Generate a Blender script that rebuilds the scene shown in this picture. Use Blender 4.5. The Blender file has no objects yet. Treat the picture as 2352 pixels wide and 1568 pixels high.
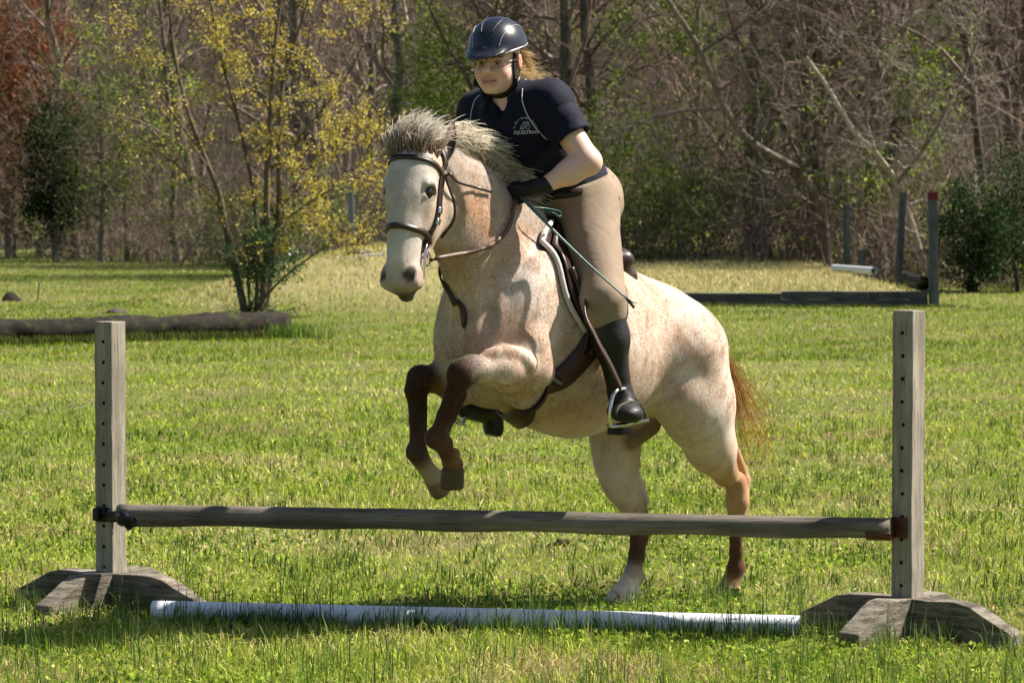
import bpy, bmesh, math, random
import numpy as np
from mathutils import Vector, Matrix
random.seed(7); RNG = np.random.default_rng(11)
SC = bpy.context.scene
COL = SC.collection

# ---------------------------------------------------------------- camera, sky, sun, exposure
F = 7370.0; CAMZ = 1.62; PITCH = math.atan(304 / F)      # focal length in units of a 2352 px wide picture
cam = bpy.data.cameras.new('camera'); camo = bpy.data.objects.new('camera', cam); COL.objects.link(camo)
camo.location = (0, 0, CAMZ); camo.rotation_euler = (math.pi / 2 - PITCH, 0, 0)
cam.sensor_width = 36; cam.lens = 36 * F / 2352; cam.clip_end = 3000; cam.clip_start = .1
cam.dof.use_dof = True; cam.dof.focus_distance = 12.5; cam.dof.aperture_fstop = 11.0
SC.camera = camo
SUN_EL = math.radians(50); SUN_AZ = math.radians(14)     # azimuth measured from +X towards +Y
SUND = np.array([math.cos(SUN_EL) * math.cos(SUN_AZ), math.cos(SUN_EL) * math.sin(SUN_AZ), math.sin(SUN_EL)])
world = bpy.data.worlds.new('World'); SC.world = world; world.use_nodes = True
wn = world.node_tree.nodes; wl = world.node_tree.links
sky = wn.new('ShaderNodeTexSky'); sky.sky_type = 'NISHITA'; sky.sun_disc = False
sky.sun_elevation = SUN_EL; sky.sun_rotation = math.pi / 2 - SUN_AZ; sky.air_density = 1.0; sky.dust_density = 1.5
wl.new(sky.outputs[0], wn['Background'].inputs[0]); wn['Background'].inputs[1].default_value = .05
sun = bpy.data.lights.new('sun', 'SUN'); suno = bpy.data.objects.new('sun', sun); COL.objects.link(suno)
sun.energy = 5.0; sun.angle = math.radians(.55); sun.color = (1.0, .93, .82)
suno.rotation_euler = Vector(SUND).to_track_quat('Z', 'Y').to_euler(); suno.location = (30, 10, 40)
SC.view_settings.view_transform = 'Standard'; SC.view_settings.look = 'None'
SC.view_settings.exposure = 1.15; SC.view_settings.gamma = 1.0
SC.render.engine = 'CYCLES'
SC.cycles.max_bounces = 5; SC.cycles.diffuse_bounces = 3; SC.cycles.glossy_bounces = 2
SC.cycles.transmission_bounces = 4; SC.cycles.transparent_max_bounces = 6
SC.cycles.caustics_reflective = False; SC.cycles.caustics_refractive = False
SC.cycles.sample_clamp_indirect = 4.0

# ---------------------------------------------------------------- picture -> place
CAM = np.array([0, 0, CAMZ]); _U = np.array([0, math.sin(PITCH), math.cos(PITCH)]); _W = np.array([0, math.cos(PITCH), -math.sin(PITCH)])
def ray(x, y): return _W + np.array([1, 0, 0.]) * (x - 1176) / F - _U * (y - 784) / F
def at_depth(x, y, Y): r = ray(x, y); return CAM + r * (Y / r[1])
def on_ground(x, y, z=0.0): r = ray(x, y); return CAM + r * ((z - CAMZ) / r[2])
def px_at(Y): return F / Y                      # pixels per metre at a depth
ALPHA = math.radians(50)                        # heading of the horse
HD = np.array([-math.cos(ALPHA), -math.sin(ALPHA), 0]); HL = np.array([math.sin(ALPHA), -math.cos(ALPHA), 0])
HO = HL * -8.042 + HD * -10.0; UP = np.array([0, 0, 1.])
def hp(x, y, v=0.0):                            # picture point in the upright plane v metres left of the horse's midline
    r = ray(x, y); t = (v + HL @ (HO - CAM)) / (HL @ r); return CAM + r * t
def hw(u, v, w): return HO + HD * u + HL * v + UP * w
# ---------------------------------------------------------------- objects, tags, meshes
def tag(o, label=None, cat=None, group=None, kind=None):
    if label: o['label'] = label
    if cat: o['category'] = cat
    if group: o['group'] = group
    if kind: o['kind'] = kind
    return o
def empty(name, loc=(0, 0, 0), rz=0.0):
    o = bpy.data.objects.new(name, None); COL.objects.link(o); o.location = loc; o.rotation_euler = (0, 0, rz); o.empty_display_size = .1
    return o
def link(name, me, parent=None, world=True):
    o = bpy.data.objects.new(name, me); COL.objects.link(o)
    if parent is not None:
        o.parent = parent
        if world: o.matrix_parent_inverse = parent_matrix(parent).inverted()
    return o
def parent_matrix(p):
    m = Matrix.LocRotScale(p.location, p.rotation_euler, p.scale)
    if p.parent is not None: m = parent_matrix(p.parent) @ p.matrix_parent_inverse @ m
    return m
def np_mesh(name, verts, faces, mat=None, smooth=True, cols=None, mats=None, mat_idx=None, uvs=None):
    """verts (N,3); faces (M,3|4) int array or list of lists"""
    me = bpy.data.meshes.new(name)
    verts = np.asarray(verts, dtype=np.float32)
    if isinstance(faces, np.ndarray):
        k = faces.shape[1]; m = len(faces)
        me.vertices.add(len(verts)); me.vertices.foreach_set('co', verts.ravel())
        me.loops.add(m * k); me.loops.foreach_set('vertex_index', faces.astype(np.int32).ravel())
        me.polygons.add(m); me.polygons.foreach_set('loop_start', np.arange(0, m * k, k, dtype=np.int32))
    else:
        me.from_pydata([tuple(map(float, v)) for v in verts], [], [tuple(int(i) for i in f) for f in faces]); m = len(faces)
    if smooth: me.polygons.foreach_set('use_smooth', np.ones(m, dtype=bool))
    if mat_idx is not None: me.polygons.foreach_set('material_index', np.asarray(mat_idx, dtype=np.int32))
    if cols is not None:
        a = me.color_attributes.new('Col', 'FLOAT_COLOR', 'POINT')
        c = np.ones((len(verts), 4), dtype=np.float32); c[:, :3] = cols; a.data.foreach_set('color', c.ravel())
    me.update(calc_edges=True); me.validate()
    for mm in (mats or ([mat] if mat else [])): me.materials.append(mm)
    return me
class MB:
    """collects simple shapes into one mesh"""
    def __init__(s): s.v = []; s.f = []; s.n = 0
    def add(s, verts, faces):
        verts = [tuple(map(float, v)) for v in verts]; s.v += verts; s.f += [tuple(i + s.n for i in f) for f in faces]; s.n += len(verts); return s
    def box(s, c, size, rot=None, jitter=0):
        c = np.asarray(c, float); h = np.asarray(size, float) / 2; R = np.eye(3) if rot is None else np.asarray(rot)
        vs = []
        for x in (-1, 1):
            for y in (-1, 1):
                for z in (-1, 1): vs.append(c + R @ (h * np.array([x, y, z])) + (RNG.normal(0, jitter, 3) if jitter else 0))
        return s.add(vs, [(0, 1, 3, 2), (4, 6, 7, 5), (0, 4, 5, 1), (2, 3, 7, 6), (0, 2, 6, 4), (1, 5, 7, 3)])
    def tube(s, pts, rad, n=6, cap=True, flat=None, up=None, closed=False):
        """rad number or list; flat=(w,t) half sizes for a strap"""
        pts = np.asarray(pts, float); m = len(pts); rad = np.broadcast_to(np.asarray(rad, float), (m,))
        d = np.gradient(pts, axis=0)
        if closed: d = np.roll(pts, -1, 0) - np.roll(pts, 1, 0)
        d /= np.linalg.norm(d, axis=1)[:, None] + 1e-12
        u = np.array(up if up is not None else (0, 0, 1.0), float)
        base = s.n; vs = []; prev = None
        for i in range(m):
            w = u if (prev is None or up is not None and np.ndim(u) == 1) else prev
            if up is not None and np.ndim(u) == 2: w = u[i]
            a = w - d[i] * (w @ d[i])
            if np.linalg.norm(a) < 1e-4: a = np.array([1., 0, 0]) - d[i] * d[i][0]
            a /= np.linalg.norm(a); b = np.cross(d[i], a); prev = a
            for k in range(n):
                t = 2 * math.pi * (k + .5) / n
                if flat: vs.append(pts[i] + b * math.cos(t) * flat[0] * 1.414 * (rad[i] if np.ndim(rad) else 1) + a * math.sin(t) * flat[1] * 1.414)
                else: vs.append(pts[i] + (a * math.cos(t) + b * math.sin(t)) * rad[i])
        fs = []
        R = m if closed else m - 1
        for i in range(R):
            i2 = (i + 1) % m
            for k in range(n): fs.append((i * n + k, i * n + (k + 1) % n, i2 * n + (k + 1) % n, i2 * n + k))
        if cap and not closed: fs.append(tuple(range(n - 1, -1, -1))); fs.append(tuple((m - 1) * n + k for k in range(n)))
        return s.add(vs, fs)
    def strap(s, pts, w, t, up): return s.tube(pts, 1.0, n=4, flat=(w / 2, t / 2), up=up)
    def mesh(s, name, mat, smooth=True): return np_mesh(name, np.array(s.v), s.f, mat, smooth)
    def build(s, name, mat, parent=None, smooth=True, bevel=0): 
        o = link(name, s.mesh(name, mat, smooth), parent)
        if bevel:
            b = o.modifiers.new('bevel', 'BEVEL'); b.width = bevel; b.segments = 2; b.limit_method = 'ANGLE'
        return o
def spline(pts, n=24):
    """Catmull-Rom through pts"""
    p = np.asarray(pts, float); p = np.vstack([2 * p[0] - p[1], p, 2 * p[-1] - p[-2]]); out = []
    segs = len(p) - 3; per = max(2, n // segs)
    for i in range(segs):
        for t in np.linspace(0, 1, per, endpoint=False):
            a, b, c, d = p[i:i + 4]
            out.append(.5 * (2 * b + (c - a) * t + (2 * a - 5 * b + 4 * c - d) * t * t + (3 * b - a - 3 * c + d) * t ** 3))
    out.append(p[-2]); return np.array(out)

# ---------------------------------------------------------------- soft solids: blended rounded shapes, meshed
def smin(a, b, k):
    h = np.clip(.5 + .5 * (b - a) / k, 0, 1); return b + (a - b) * h - k * h * (1 - h)
class Solid:
    def __init__(s, k=.03): s.p = []; s.k = k
    def cone(s, a, b, ra, rb, col=None, k=None, sq=None, op=1):
        """rounded cone; sq=(direction, factor) flattens it along a direction"""
        s.p.append(dict(t=0, a=np.asarray(a, float), b=np.asarray(b, float), ra=ra, rb=rb, col=col, k=k or s.k, sq=sq, op=op)); return s
    def chain(s, pts, rs, col=None, k=None, sq=None):
        for i in range(len(pts) - 1):
            c = col[i] if isinstance(col, list) else col
            s.cone(pts[i], pts[i + 1], rs[i], rs[i + 1], c, k, sq)
        return s
    def ell(s, c, rad, R=None, col=None, k=None, op=1):
        """ellipsoid; R rows are its axes"""
        s.p.append(dict(t=1, a=np.asarray(c, float), r=np.asarray(rad, float), R=np.eye(3) if R is None else np.asarray(R), col=col, k=k or s.k, op=op)); return s
    def half(s, pt, n, k=.004):
        """keep the side of a plane the normal points away from"""
        s.p.append(dict(t=2, a=np.asarray(pt, float), n=np.asarray(n, float) / np.linalg.norm(n), k=k, op=-2, col=None)); return s
    @staticmethod
    def dist(q, P):
        if q['t'] == 0:
            a, b = q['a'], q['b']; f = 1.0
            if q['sq'] is not None:
                n, f = q['sq']; n = np.asarray(n); g = 1 / f - 1
                P = P + ((P - a) @ n)[:, None] * n * g; b = b + n * (((b - a) @ n) * g)
            ab = b - a; L = ab @ ab + 1e-12; t = np.clip(((P - a) @ ab) / L, 0, 1)
            return (np.linalg.norm(P - a - t[:, None] * ab, axis=1) - (q['ra'] + (q['rb'] - q['ra']) * t)) * min(f, 1.0)
        if q['t'] == 1:
            L = (P - q['a']) @ q['R'].T; k0 = np.linalg.norm(L / q['r'], axis=1); k1 = np.linalg.norm(L / q['r'] ** 2, axis=1) + 1e-9
            return np.where(k0 < 1e-6, -q['r'].min(), k0 * (k0 - 1) / k1)
        return -((P - q['a']) @ q['n'])
    def value(s, P, prims=None, grow=0.0):
        d = np.full(len(P), 1.0); cut = []
        for q in (s.p if prims is None else prims):
            if q['op'] == 1: d = smin(d, s.dist(q, P), q['k'])
        d = d - grow
        for q in (s.p if prims is None else prims):
            if q['op'] != 1: d = -smin(-d, s.dist(q, P), q['k'])
        return d
    def bounds(s):
        lo = []; hi = []
        for q in s.p:
            if q['t'] == 0:
                m = max(q['ra'], q['rb']); lo += [np.minimum(q['a'], q['b']) - m]; hi += [np.maximum(q['a'], q['b']) + m]
            elif q['t'] == 1 and q['op'] == 1:
                m = q['r'].max(); lo += [q['a'] - m]; hi += [q['a'] + m]
        return np.min(lo, 0), np.max(hi, 0)
    def mesh(s, h, grow=0.0, B=12, smooth=1, disp=None):
        lo, hi = s.bounds(); lo = lo - 3 * h - grow; hi = hi + 3 * h + grow
        nb = np.ceil((hi - lo) / (h * B)).astype(int); N = nb * B + 1
        V = np.ones(N, dtype=np.float32)
        bi = np.stack(np.meshgrid(*[np.arange(n) for n in nb], indexing='ij'), -1).reshape(-1, 3)
        cen = lo + (bi + .5) * h * B; hd = h * B * .87
        allk = max(q['k'] for q in s.p)
        dc = s.value(cen, grow=grow)
        raw = np.stack([s.dist(q, cen) for q in s.p], 1)
        loc = np.stack(np.meshgrid(*[np.arange(B + 1)] * 3, indexing='ij'), -1).reshape(-1, 3)
        for j in range(len(bi)):
            i0 = bi[j] * B; sl = tuple(slice(a, a + B + 1) for a in i0)
            if abs(dc[j]) > hd * 2.2 + grow:
                if dc[j] < 0: V[sl] = -1
                continue
            pr = [q for i, q in enumerate(s.p) if raw[j, i] < dc[j] + hd * 3.0 + q['k'] + grow + .06]
            if not any(q['op'] == 1 for q in pr): continue
            P = lo + (i0 + loc) * h
            V[sl] = s.value(P, pr, grow).reshape(B + 1, B + 1, B + 1)
        v, f = surface_nets(V); v = lo + v * h
        for _ in range(smooth): v = relax(v, f, .5)
        return v, f
    def colours(s, P, sharp=.012, default=(.5, .5, .5)):
        qs = [q for q in s.p if q['col'] is not None and q['op'] == 1]
        D = np.stack([np.maximum(s.dist(q, P), -.03) for q in qs], 1); D -= D.min(1, keepdims=True)
        w = np.exp(-D / sharp); w /= w.sum(1, keepdims=True)
        return w @ np.array([q['col'] for q in qs])
def snap(S, P, off=0.0, it=10):
    """move points onto a solid's surface, off metres above it; also gives the normals"""
    P = np.array(P, float); e = .002; n = len(P); O = np.vstack([np.zeros((1, 3)), e * np.eye(3)])
    pr = [q for q in S.p if q['op'] != 1 or S.dist(q, P).min() < .14]
    for _ in range(it):
        v = S.value((P[None] + O[:, None]).reshape(-1, 3), pr).reshape(4, n); d = v[0]; g = ((v[1:] - v[0]) / e).T
        g /= np.linalg.norm(g, axis=1)[:, None] + 1e-9; P = P - g * np.clip(d - off, -.05, .05)[:, None] * .8
    return P, g
def clear(S, P, off, frame=None, step=.006):
    """slide points towards the camera until they are off metres clear of a solid (frame: rotation, origin of the solid's own axes)"""
    P = np.array(P, float); d = CAM - P; d /= np.linalg.norm(d, axis=1)[:, None]
    for _ in range(80):
        L = P if frame is None else (P - frame[1]) @ frame[0].T
        bad = S.value(L) < off
        if not bad.any(): break
        P[bad] += d[bad] * step
    return P
def surface_nets(V):
    I = V < 0; a = I[:-1, :-1, :-1]
    cs = [I[dx:V.shape[0] - 1 + dx, dy:V.shape[1] - 1 + dy, dz:V.shape[2] - 1 + dz] for dx in (0, 1) for dy in (0, 1) for dz in (0, 1)]
    anyi = np.zeros_like(a); alli = np.ones_like(a)
    for c in cs: anyi |= c; alli &= c
    idx = np.argwhere(anyi & ~alli); n = len(idx)
    ids = np.full(a.shape, -1, dtype=np.int32); ids[tuple(idx.T)] = np.arange(n)
    off = np.array([(dx, dy, dz) for dx in (0, 1) for dy in (0, 1) for dz in (0, 1)])
    cv = np.stack([V[idx[:, 0] + o[0], idx[:, 1] + o[1], idx[:, 2] + o[2]] for o in off], 1)
    pos = np.zeros((n, 3)); cnt = np.zeros(n)
    for i in range(8):
        for j in range(i + 1, 8):
            if np.abs(off[i] - off[j]).sum() != 1: continue
            m = (cv[:, i] < 0) != (cv[:, j] < 0); t = np.where(m, cv[:, i] / (cv[:, i] - cv[:, j] + 1e-12), 0)
            pos += np.where(m[:, None], off[i] + t[:, None] * (off[j] - off[i]), 0); cnt += m
    v = idx + pos / cnt[:, None]; faces = []
    for ax in range(3):
        s1 = [slice(None)] * 3; s2 = [slice(None)] * 3; s1[ax] = slice(0, -1); s2[ax] = slice(1, None)
        ch = I[tuple(s1)] != I[tuple(s2)]; e = np.argwhere(ch)
        b, c = [k for k in range(3) if k != ax]
        e = e[(e[:, b] > 0) & (e[:, c] > 0) & (e[:, b] < ids.shape[b]) & (e[:, c] < ids.shape[c])]
        q = []
        for db, dc_ in ((-1, -1), (0, -1), (0, 0), (-1, 0)):
            g = e.copy(); g[:, b] += db; g[:, c] += dc_; q.append(ids[tuple(g.T)])
        q = np.stack(q, 1); ins = I[tuple(e.T)]
        if ax == 1: ins = ~ins
        q[~ins] = q[~ins][:, ::-1]; faces.append(q)
    return v, np.vstack(faces)
def relax(v, f, amt=.5):
    acc = np.zeros_like(v); cnt = np.zeros(len(v))
    for i in range(4):
        a, b = f[:, i], f[:, (i + 1) % 4]
        for k in range(3): acc[:, k] += np.bincount(a, v[b, k], len(v)) + np.bincount(b, v[a, k], len(v))
        cnt += np.bincount(a, minlength=len(v)) + np.bincount(b, minlength=len(v))
    return v + amt * (acc / np.maximum(cnt, 1)[:, None] - v)

# ---------------------------------------------------------------- node materials
class NT:
    def __init__(s, name, rough=.6, spec=.3):
        s.m = bpy.data.materials.new(name); s.m.use_nodes = True; s.t = s.m.node_tree; s.n = s.t.nodes
        s.b = s.n['Principled BSDF']; s.b.inputs['Roughness'].default_value = rough; s.b.inputs['Specular IOR Level'].default_value = spec
    def node(s, ty, **kw):
        o = s.n.new(ty)
        for k, v in kw.items():
            if k.startswith('i_'): o.inputs[int(k[2:])].default_value = v
            else: setattr(o, k, v)
        return o
    def ln(s, a, b): s.t.links.new(a, b)
    def coord(s, kind='Object', scale=(1, 1, 1), rot=(0, 0, 0)):
        c = s.node('ShaderNodeTexCoord'); m = s.node('ShaderNodeMapping'); m.inputs['Scale'].default_value = scale; m.inputs['Rotation'].default_value = rot
        s.ln(c.outputs[kind], m.inputs[0]); return m.outputs[0]
    def noise(s, vec, scale, detail=4, rough=.55, dist=0.0):
        n = s.node('ShaderNodeTexNoise'); n.inputs['Scale'].default_value = scale; n.inputs['Detail'].default_value = detail
        n.inputs['Roughness'].default_value = rough; n.inputs['Distortion'].default_value = dist
        if vec is not None: s.ln(vec, n.inputs[0])
        return n.outputs[0]
    def ramp(s, fac, stops):
        r = s.node('ShaderNodeValToRGB'); e = r.color_ramp.elements
        while len(e) < len(stops): e.new(.5)
        for i, (p, c) in enumerate(stops): e[i].position = p; e[i].color = (*c, 1) if not np.isscalar(c) else (c, c, c, 1)
        s.ln(fac, r.inputs[0]); return r.outputs[0]
    def mix(s, fac, a, b, mode='MIX'):
        m = s.node('ShaderNodeMix', data_type='RGBA', blend_type=mode)
        for i, x in ((0, fac), (6, a), (7, b)):
            if hasattr(x, 'is_linked') or hasattr(x, 'links'): s.ln(x, m.inputs[i])
            elif i == 0: m.inputs[0].default_value = x
            else: m.inputs[i].default_value = (*x, 1) if not np.isscalar(x) else (x, x, x, 1)
        return m.outputs[2]
    def attr(s, name, ty='GEOMETRY'):
        a = s.node('ShaderNodeAttribute', attribute_name=name, attribute_type=ty); return a
    def bump(s, fac, strength=.3, dist=.01):
        b = s.node('ShaderNodeBump'); b.inputs['Strength'].default_value = strength; b.inputs['Distance'].default_value = dist
        s.ln(fac, b.inputs['Height']); s.ln(b.outputs[0], s.b.inputs['Normal']); return b
    def col(s, x):
        if hasattr(x, 'links'): s.ln(x, s.b.inputs['Base Color'])
        else: s.b.inputs['Base Color'].default_value = (*x, 1)
        return s
    def sub(s, w, rad=(.01, .005, .003), scale=1): 
        s.b.inputs['Subsurface Weight'].default_value = w; s.b.inputs['Subsurface Radius'].default_value = rad; s.b.inputs['Subsurface Scale'].default_value = scale; return s
def plain(name, c, rough=.6, spec=.3, metal=0.0, var=.12, scale=60):
    t = NT(name, rough, spec); n = t.noise(t.coord(), scale, 3)
    t.col(t.mix(n, tuple(x * (1 - var) for x in c), tuple(min(1, x * (1 + var)) for x in c))); t.b.inputs['Metallic'].default_value = metal; return t.m
def ball(c, r, n=12, sq=(1, 1, 1), R=None):
    vs = []; fs = []; R = np.eye(3) if R is None else R
    for i in range(n + 1):
        for j in range(2 * n):
            a = math.pi * i / n; b = math.pi * j / n; vs.append(np.asarray(c) + (np.array([math.sin(a) * math.cos(b), math.sin(a) * math.sin(b), math.cos(a)]) * r * np.array(sq)) @ R)
    for i in range(n):
        for j in range(2 * n): fs.append((i * 2 * n + j, (i + 1) * 2 * n + j, (i + 1) * 2 * n + (j + 1) % (2 * n), i * 2 * n + (j + 1) % (2 * n)))
    return vs, fs
# ---------------------------------------------------------------- ground
def sstep(a, b, x): t = np.clip((x - a) / (b - a), 0, 1); return t * t * (3 - 2 * t)
def gz(x, y):
    """height of the field at a place"""
    x = np.asarray(x, float); y = np.asarray(y, float)
    z = 1.02 * np.exp(-(((x + 1.0) / 3.8) ** 2) ** 1.4 - (((y - 57) / 8.0) ** 2) ** 1.3)           # mound beside the shrub tree
    z = z * (1 - .9 * sstep(1.0, 2.7, x))
    z = np.maximum(z, .30 * (1 - sstep(1.6, 2.7, x)) * np.exp(-(((x - .8) / 3.4) ** 2) ** 2 - (((y - 61) / 5.0) ** 2) ** 2))
    b = sstep(2.0, 2.6, x) * (1 - sstep(6.62, 6.75, x)) * sstep(53.12, 53.3, y)                            # terrace behind the timbers
    z = np.maximum(z, b * (.25 + .010 * np.clip(y - 53.3, 0, 30)))
    z = z + .012 * np.clip(y - 66, 0, 60) * sstep(1.0, 6.0, x)
    n = .012 * np.sin(x * 1.9 + .7 * y) * np.sin(y * 1.3 - .4 * x) + .008 * np.sin(x * 4.1 - y * 2.2)
    return z + n * sstep(16, 30, y) + .05 * np.sin(x * .35 + 1) * np.sin(y * .16) * sstep(62, 80, y)
def hits(x, y):
    """the point of the field seen at a picture point"""
    r = ray(x, y); t = 5.0
    for _ in range(1500):
        p = CAM + r * t
        if p[2] <= gz(p[0], p[1]): break
        t *= 1.0025
    return p
ys = np.concatenate([[-300, -60, -15, 0, 5], np.linspace(8, 30, 45), np.linspace(30.5, 52.8, 46), np.linspace(53, 54, 9), np.linspace(54.5, 80, 52), np.linspace(82, 150, 40), [180, 240, 320, 500, 900, 1800]])
xs = np.concatenate([[-1800, -600, -200, -80, -40], np.linspace(-24, -8, 22), np.linspace(-7.6, 8.4, 81), np.linspace(9, 24, 20), [40, 80, 200, 600, 1800]])
X, Y = np.meshgrid(xs, ys); V = np.stack([X, Y, gz(X, Y)], -1).reshape(-1, 3); nx = len(xs)
i, j = np.meshgrid(np.arange(nx - 1), np.arange(len(ys) - 1)); a = (j * nx + i).ravel()
t = NT('field_soil', .95, .1); v = t.coord(); n1 = t.noise(v, .35, 5, .6); n2 = t.noise(v, 3.0, 5, .65); n3 = t.noise(v, 60, 3, .6)
c = t.mix(t.ramp(n1, [(.35, 0.), (.65, 1.)]), (.12, .175, .03), (.20, .235, .05)); c = t.mix(t.ramp(n2, [(.45, 0.), (.7, 1.)]), c, (.25, .20, .11)); c = t.mix(t.ramp(n3, [(.35, 0.), (.6, .75)]), c, (.055, .055, .022))
sx = t.node('ShaderNodeSeparateXYZ'); t.ln(t.coord(), sx.inputs[0]); c = t.mix(t.ramp(sx.outputs[2], [(.12, 0.), (.40, .75)]), c, t.mix(n2, (.24, .22, .09), (.34, .28, .15))); t.col(c); t.bump(n3, .6, .03)
ground = link('ground', np_mesh('ground', V, np.stack([a, a + 1, a + nx + 1, a + nx], 1), t.m)); tag(ground, kind='structure')
# wooded rise far behind
hx = np.linspace(-150, 150, 60); hy = np.concatenate([np.linspace(118, 230, 30), [300, 600]]); X, Y = np.meshgrid(hx, hy)
Z = 26 * sstep(122, 230, Y) + 1.2 * np.sin(X * .11) * np.sin(Y * .07) * sstep(125, 150, Y) - .3 + (gz(X, Y) - .0) * (1 - sstep(118, 130, Y))
i, j = np.meshgrid(np.arange(59), np.arange(len(hy) - 1)); a = (j * 60 + i).ravel()
t = NT('wooded_slope', .95, .05); v = t.coord(scale=(1, 1, .5)); n1 = t.noise(v, 1.6, 8, .75); n2 = t.noise(v, .12, 3)
c = t.mix(t.ramp(n1, [(.35, 0.), (.68, 1.)]), (.012, .010, .009), (.075, .056, .045)); c = t.mix(t.ramp(n2, [(.45, 0.), (.65, .5)]), c, (.06, .07, .03)); t.col(c); t.bump(n1, 1.0, .6)
hill = link('hill', np_mesh('hill', np.stack([X, Y, Z], -1).reshape(-1, 3), np.stack([a, a + 1, a + 61, a + 60], 1), t.m)); tag(hill, kind='structure')
# ---------------------------------------------------------------- the jump
def wood(name, a, b, dark, grain, scale=14, bstr=.5, green=None):
    """weathered timber with the grain along one axis; grain = stretch of the texture"""
    t = NT(name, .85, .2); v = t.coord(scale=grain); n = t.noise(v, scale, 6, .65, .4); f = t.noise(v, scale * 5, 4, .6); big = t.noise(t.coord(), 4, 3)
    c = t.mix(t.ramp(n, [(.36, 0.), (.62, 1.)]), a, b); c = t.mix(t.ramp(f, [(.56, 0.), (.68, .8)]), c, dark); c = t.mix(t.ramp(big, [(.45, 0.), (.7, .5)]), c, tuple(x * .62 for x in a))
    if green: c = t.mix(t.ramp(t.noise(t.coord(), 9, 3), [(.52, 0.), (.68, .7)]), c, green)
    t.col(c); t.bump(f, bstr, .004); return t.m
POSTW = wood('weathered_post', (.22, .19, .15), (.39, .35, .29), (.07, .058, .045), (1, 1, .06), 30, .8)
FEETW = wood('weathered_foot', (.075, .062, .048), (.27, .235, .185), (.022, .018, .014), (.22, .22, 2.4), 26, 1.2)
RAILW = wood('weathered_rail', (.10, .085, .070), (.23, .20, .165), (.045, .024, .012), (.05, 1, 1), 26, .9)
RUST = plain('rusty_steel', (.10, .035, .022), .7, .3, .2, .4, 40); BLACKP = plain('black_plastic', (.012, .011, .012), .45); HOLE = plain('hole_shade', (.008, .007, .006), .9)
def slab(size, seg, jit=.0016, chamf=None):
    """box split along its length (first axis), edges a little worn; chamf cuts the upper corners"""
    L, Wd, H = size; vs = []; n = seg + 1
    for i in range(n):
        x = -L / 2 + L * i / seg; top = H
        if chamf: top = min(H, H - chamf[1] + (L / 2 - abs(x)) * chamf[1] / chamf[0])
        for (y, z) in ((-Wd / 2, 0), (-Wd / 2, top), (Wd / 2, top), (Wd / 2, 0)):
            vs.append(np.array([x, y, z]) + RNG.normal(0, jit, 3))
    fs = [(i * 4 + k, i * 4 + (k + 1) % 4, (i + 1) * 4 + (k + 1) % 4, (i + 1) * 4 + k) for i in range(seg) for k in range(4)] + [(3, 2, 1, 0), tuple((n - 1) * 4 + k for k in range(4))]
    return np.array(vs), fs
def standard(x, y, top_y, theta, label, nh, hy0, hy1, flip):
    g = on_ground(x, y); root = empty('jump_standard', g, 0); tag(root, label, 'jump standard', 'jump standards')
    th = math.radians(theta); n1 = np.array([-math.sin(th), -math.cos(th), 0]); t1 = np.array([math.cos(th), -math.sin(th), 0])
    h = at_depth(x, top_y, g[1])[2]; s = .0892
    v, f = slab((h, s, s), 14, .0009); v[:, 2] -= s / 2; P = g + UP * (v[:, :1] + h / 2) + t1 * v[:, 1:2] + n1 * v[:, 2:3]
    o = link('post', np_mesh('post', P, f, POSTW, smooth=False), root); b = o.modifiers.new('bevel', 'BEVEL'); b.width = .004; b.segments = 2; b.limit_method = 'ANGLE'
    for k in range(nh):
        z = at_depth(x, hy0 + (hy1 - hy0) * k / (nh - 1), g[1] - .05)[2]; c = g + n1 * (s / 2) + t1 * RNG.normal(.002, .0015); c[2] = z
        ring = [c + (t1 * math.cos(a) + UP * math.sin(a)) * .0075 + n1 * .0015 for a in np.linspace(0, 2 * math.pi, 12, endpoint=False)]
        back = [p - n1 * .01 for p in ring]
        MB().add(ring + back, [tuple(range(12))] + [(i, (i + 1) % 12, 12 + (i + 1) % 12, 12 + i) for i in range(12)]).build('peg_hole_disc', HOLE, o, smooth=False)  # dark disc on the face paints the shade inside a drilled hole
    for d, wdt, L in ((t1, n1, .94), (n1, t1, .82)):
        v, f = slab((L, .088, .168), 16, .0014, (.20, .098)); 
        if d is n1: v[:, 2] *= 1.02; v[:, 1] *= 1.03
        v[:, 2] -= .01
        P = g + d * v[:, :1] + wdt * v[:, 1:2] + UP * v[:, 2:3]; o = link('foot', np_mesh('foot', P, f, FEETW, smooth=False), root); b = o.modifiers.new('bevel', 'BEVEL'); b.width = .005; b.segments = 2; b.limit_method = 'ANGLE'
    return root, g, n1, t1, h, s
SL, gl, n1l, t1l, hl_, sp = standard(256, 1402, 738, 33, 'weathered square post jump standard on the left, holding the rail in a black cup', 12, 785, 1302, 1)
SR, gr, n1r, t1r, hr_, sp = standard(2084, 1466, 712, 39, 'weathered square post jump standard on the right, with a rusty rail cup', 12, 765, 1345, -1)
ra = at_depth(274, 1181, gl[1] - .085); rb = at_depth(2046, 1213, gr[1] - .065)
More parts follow.
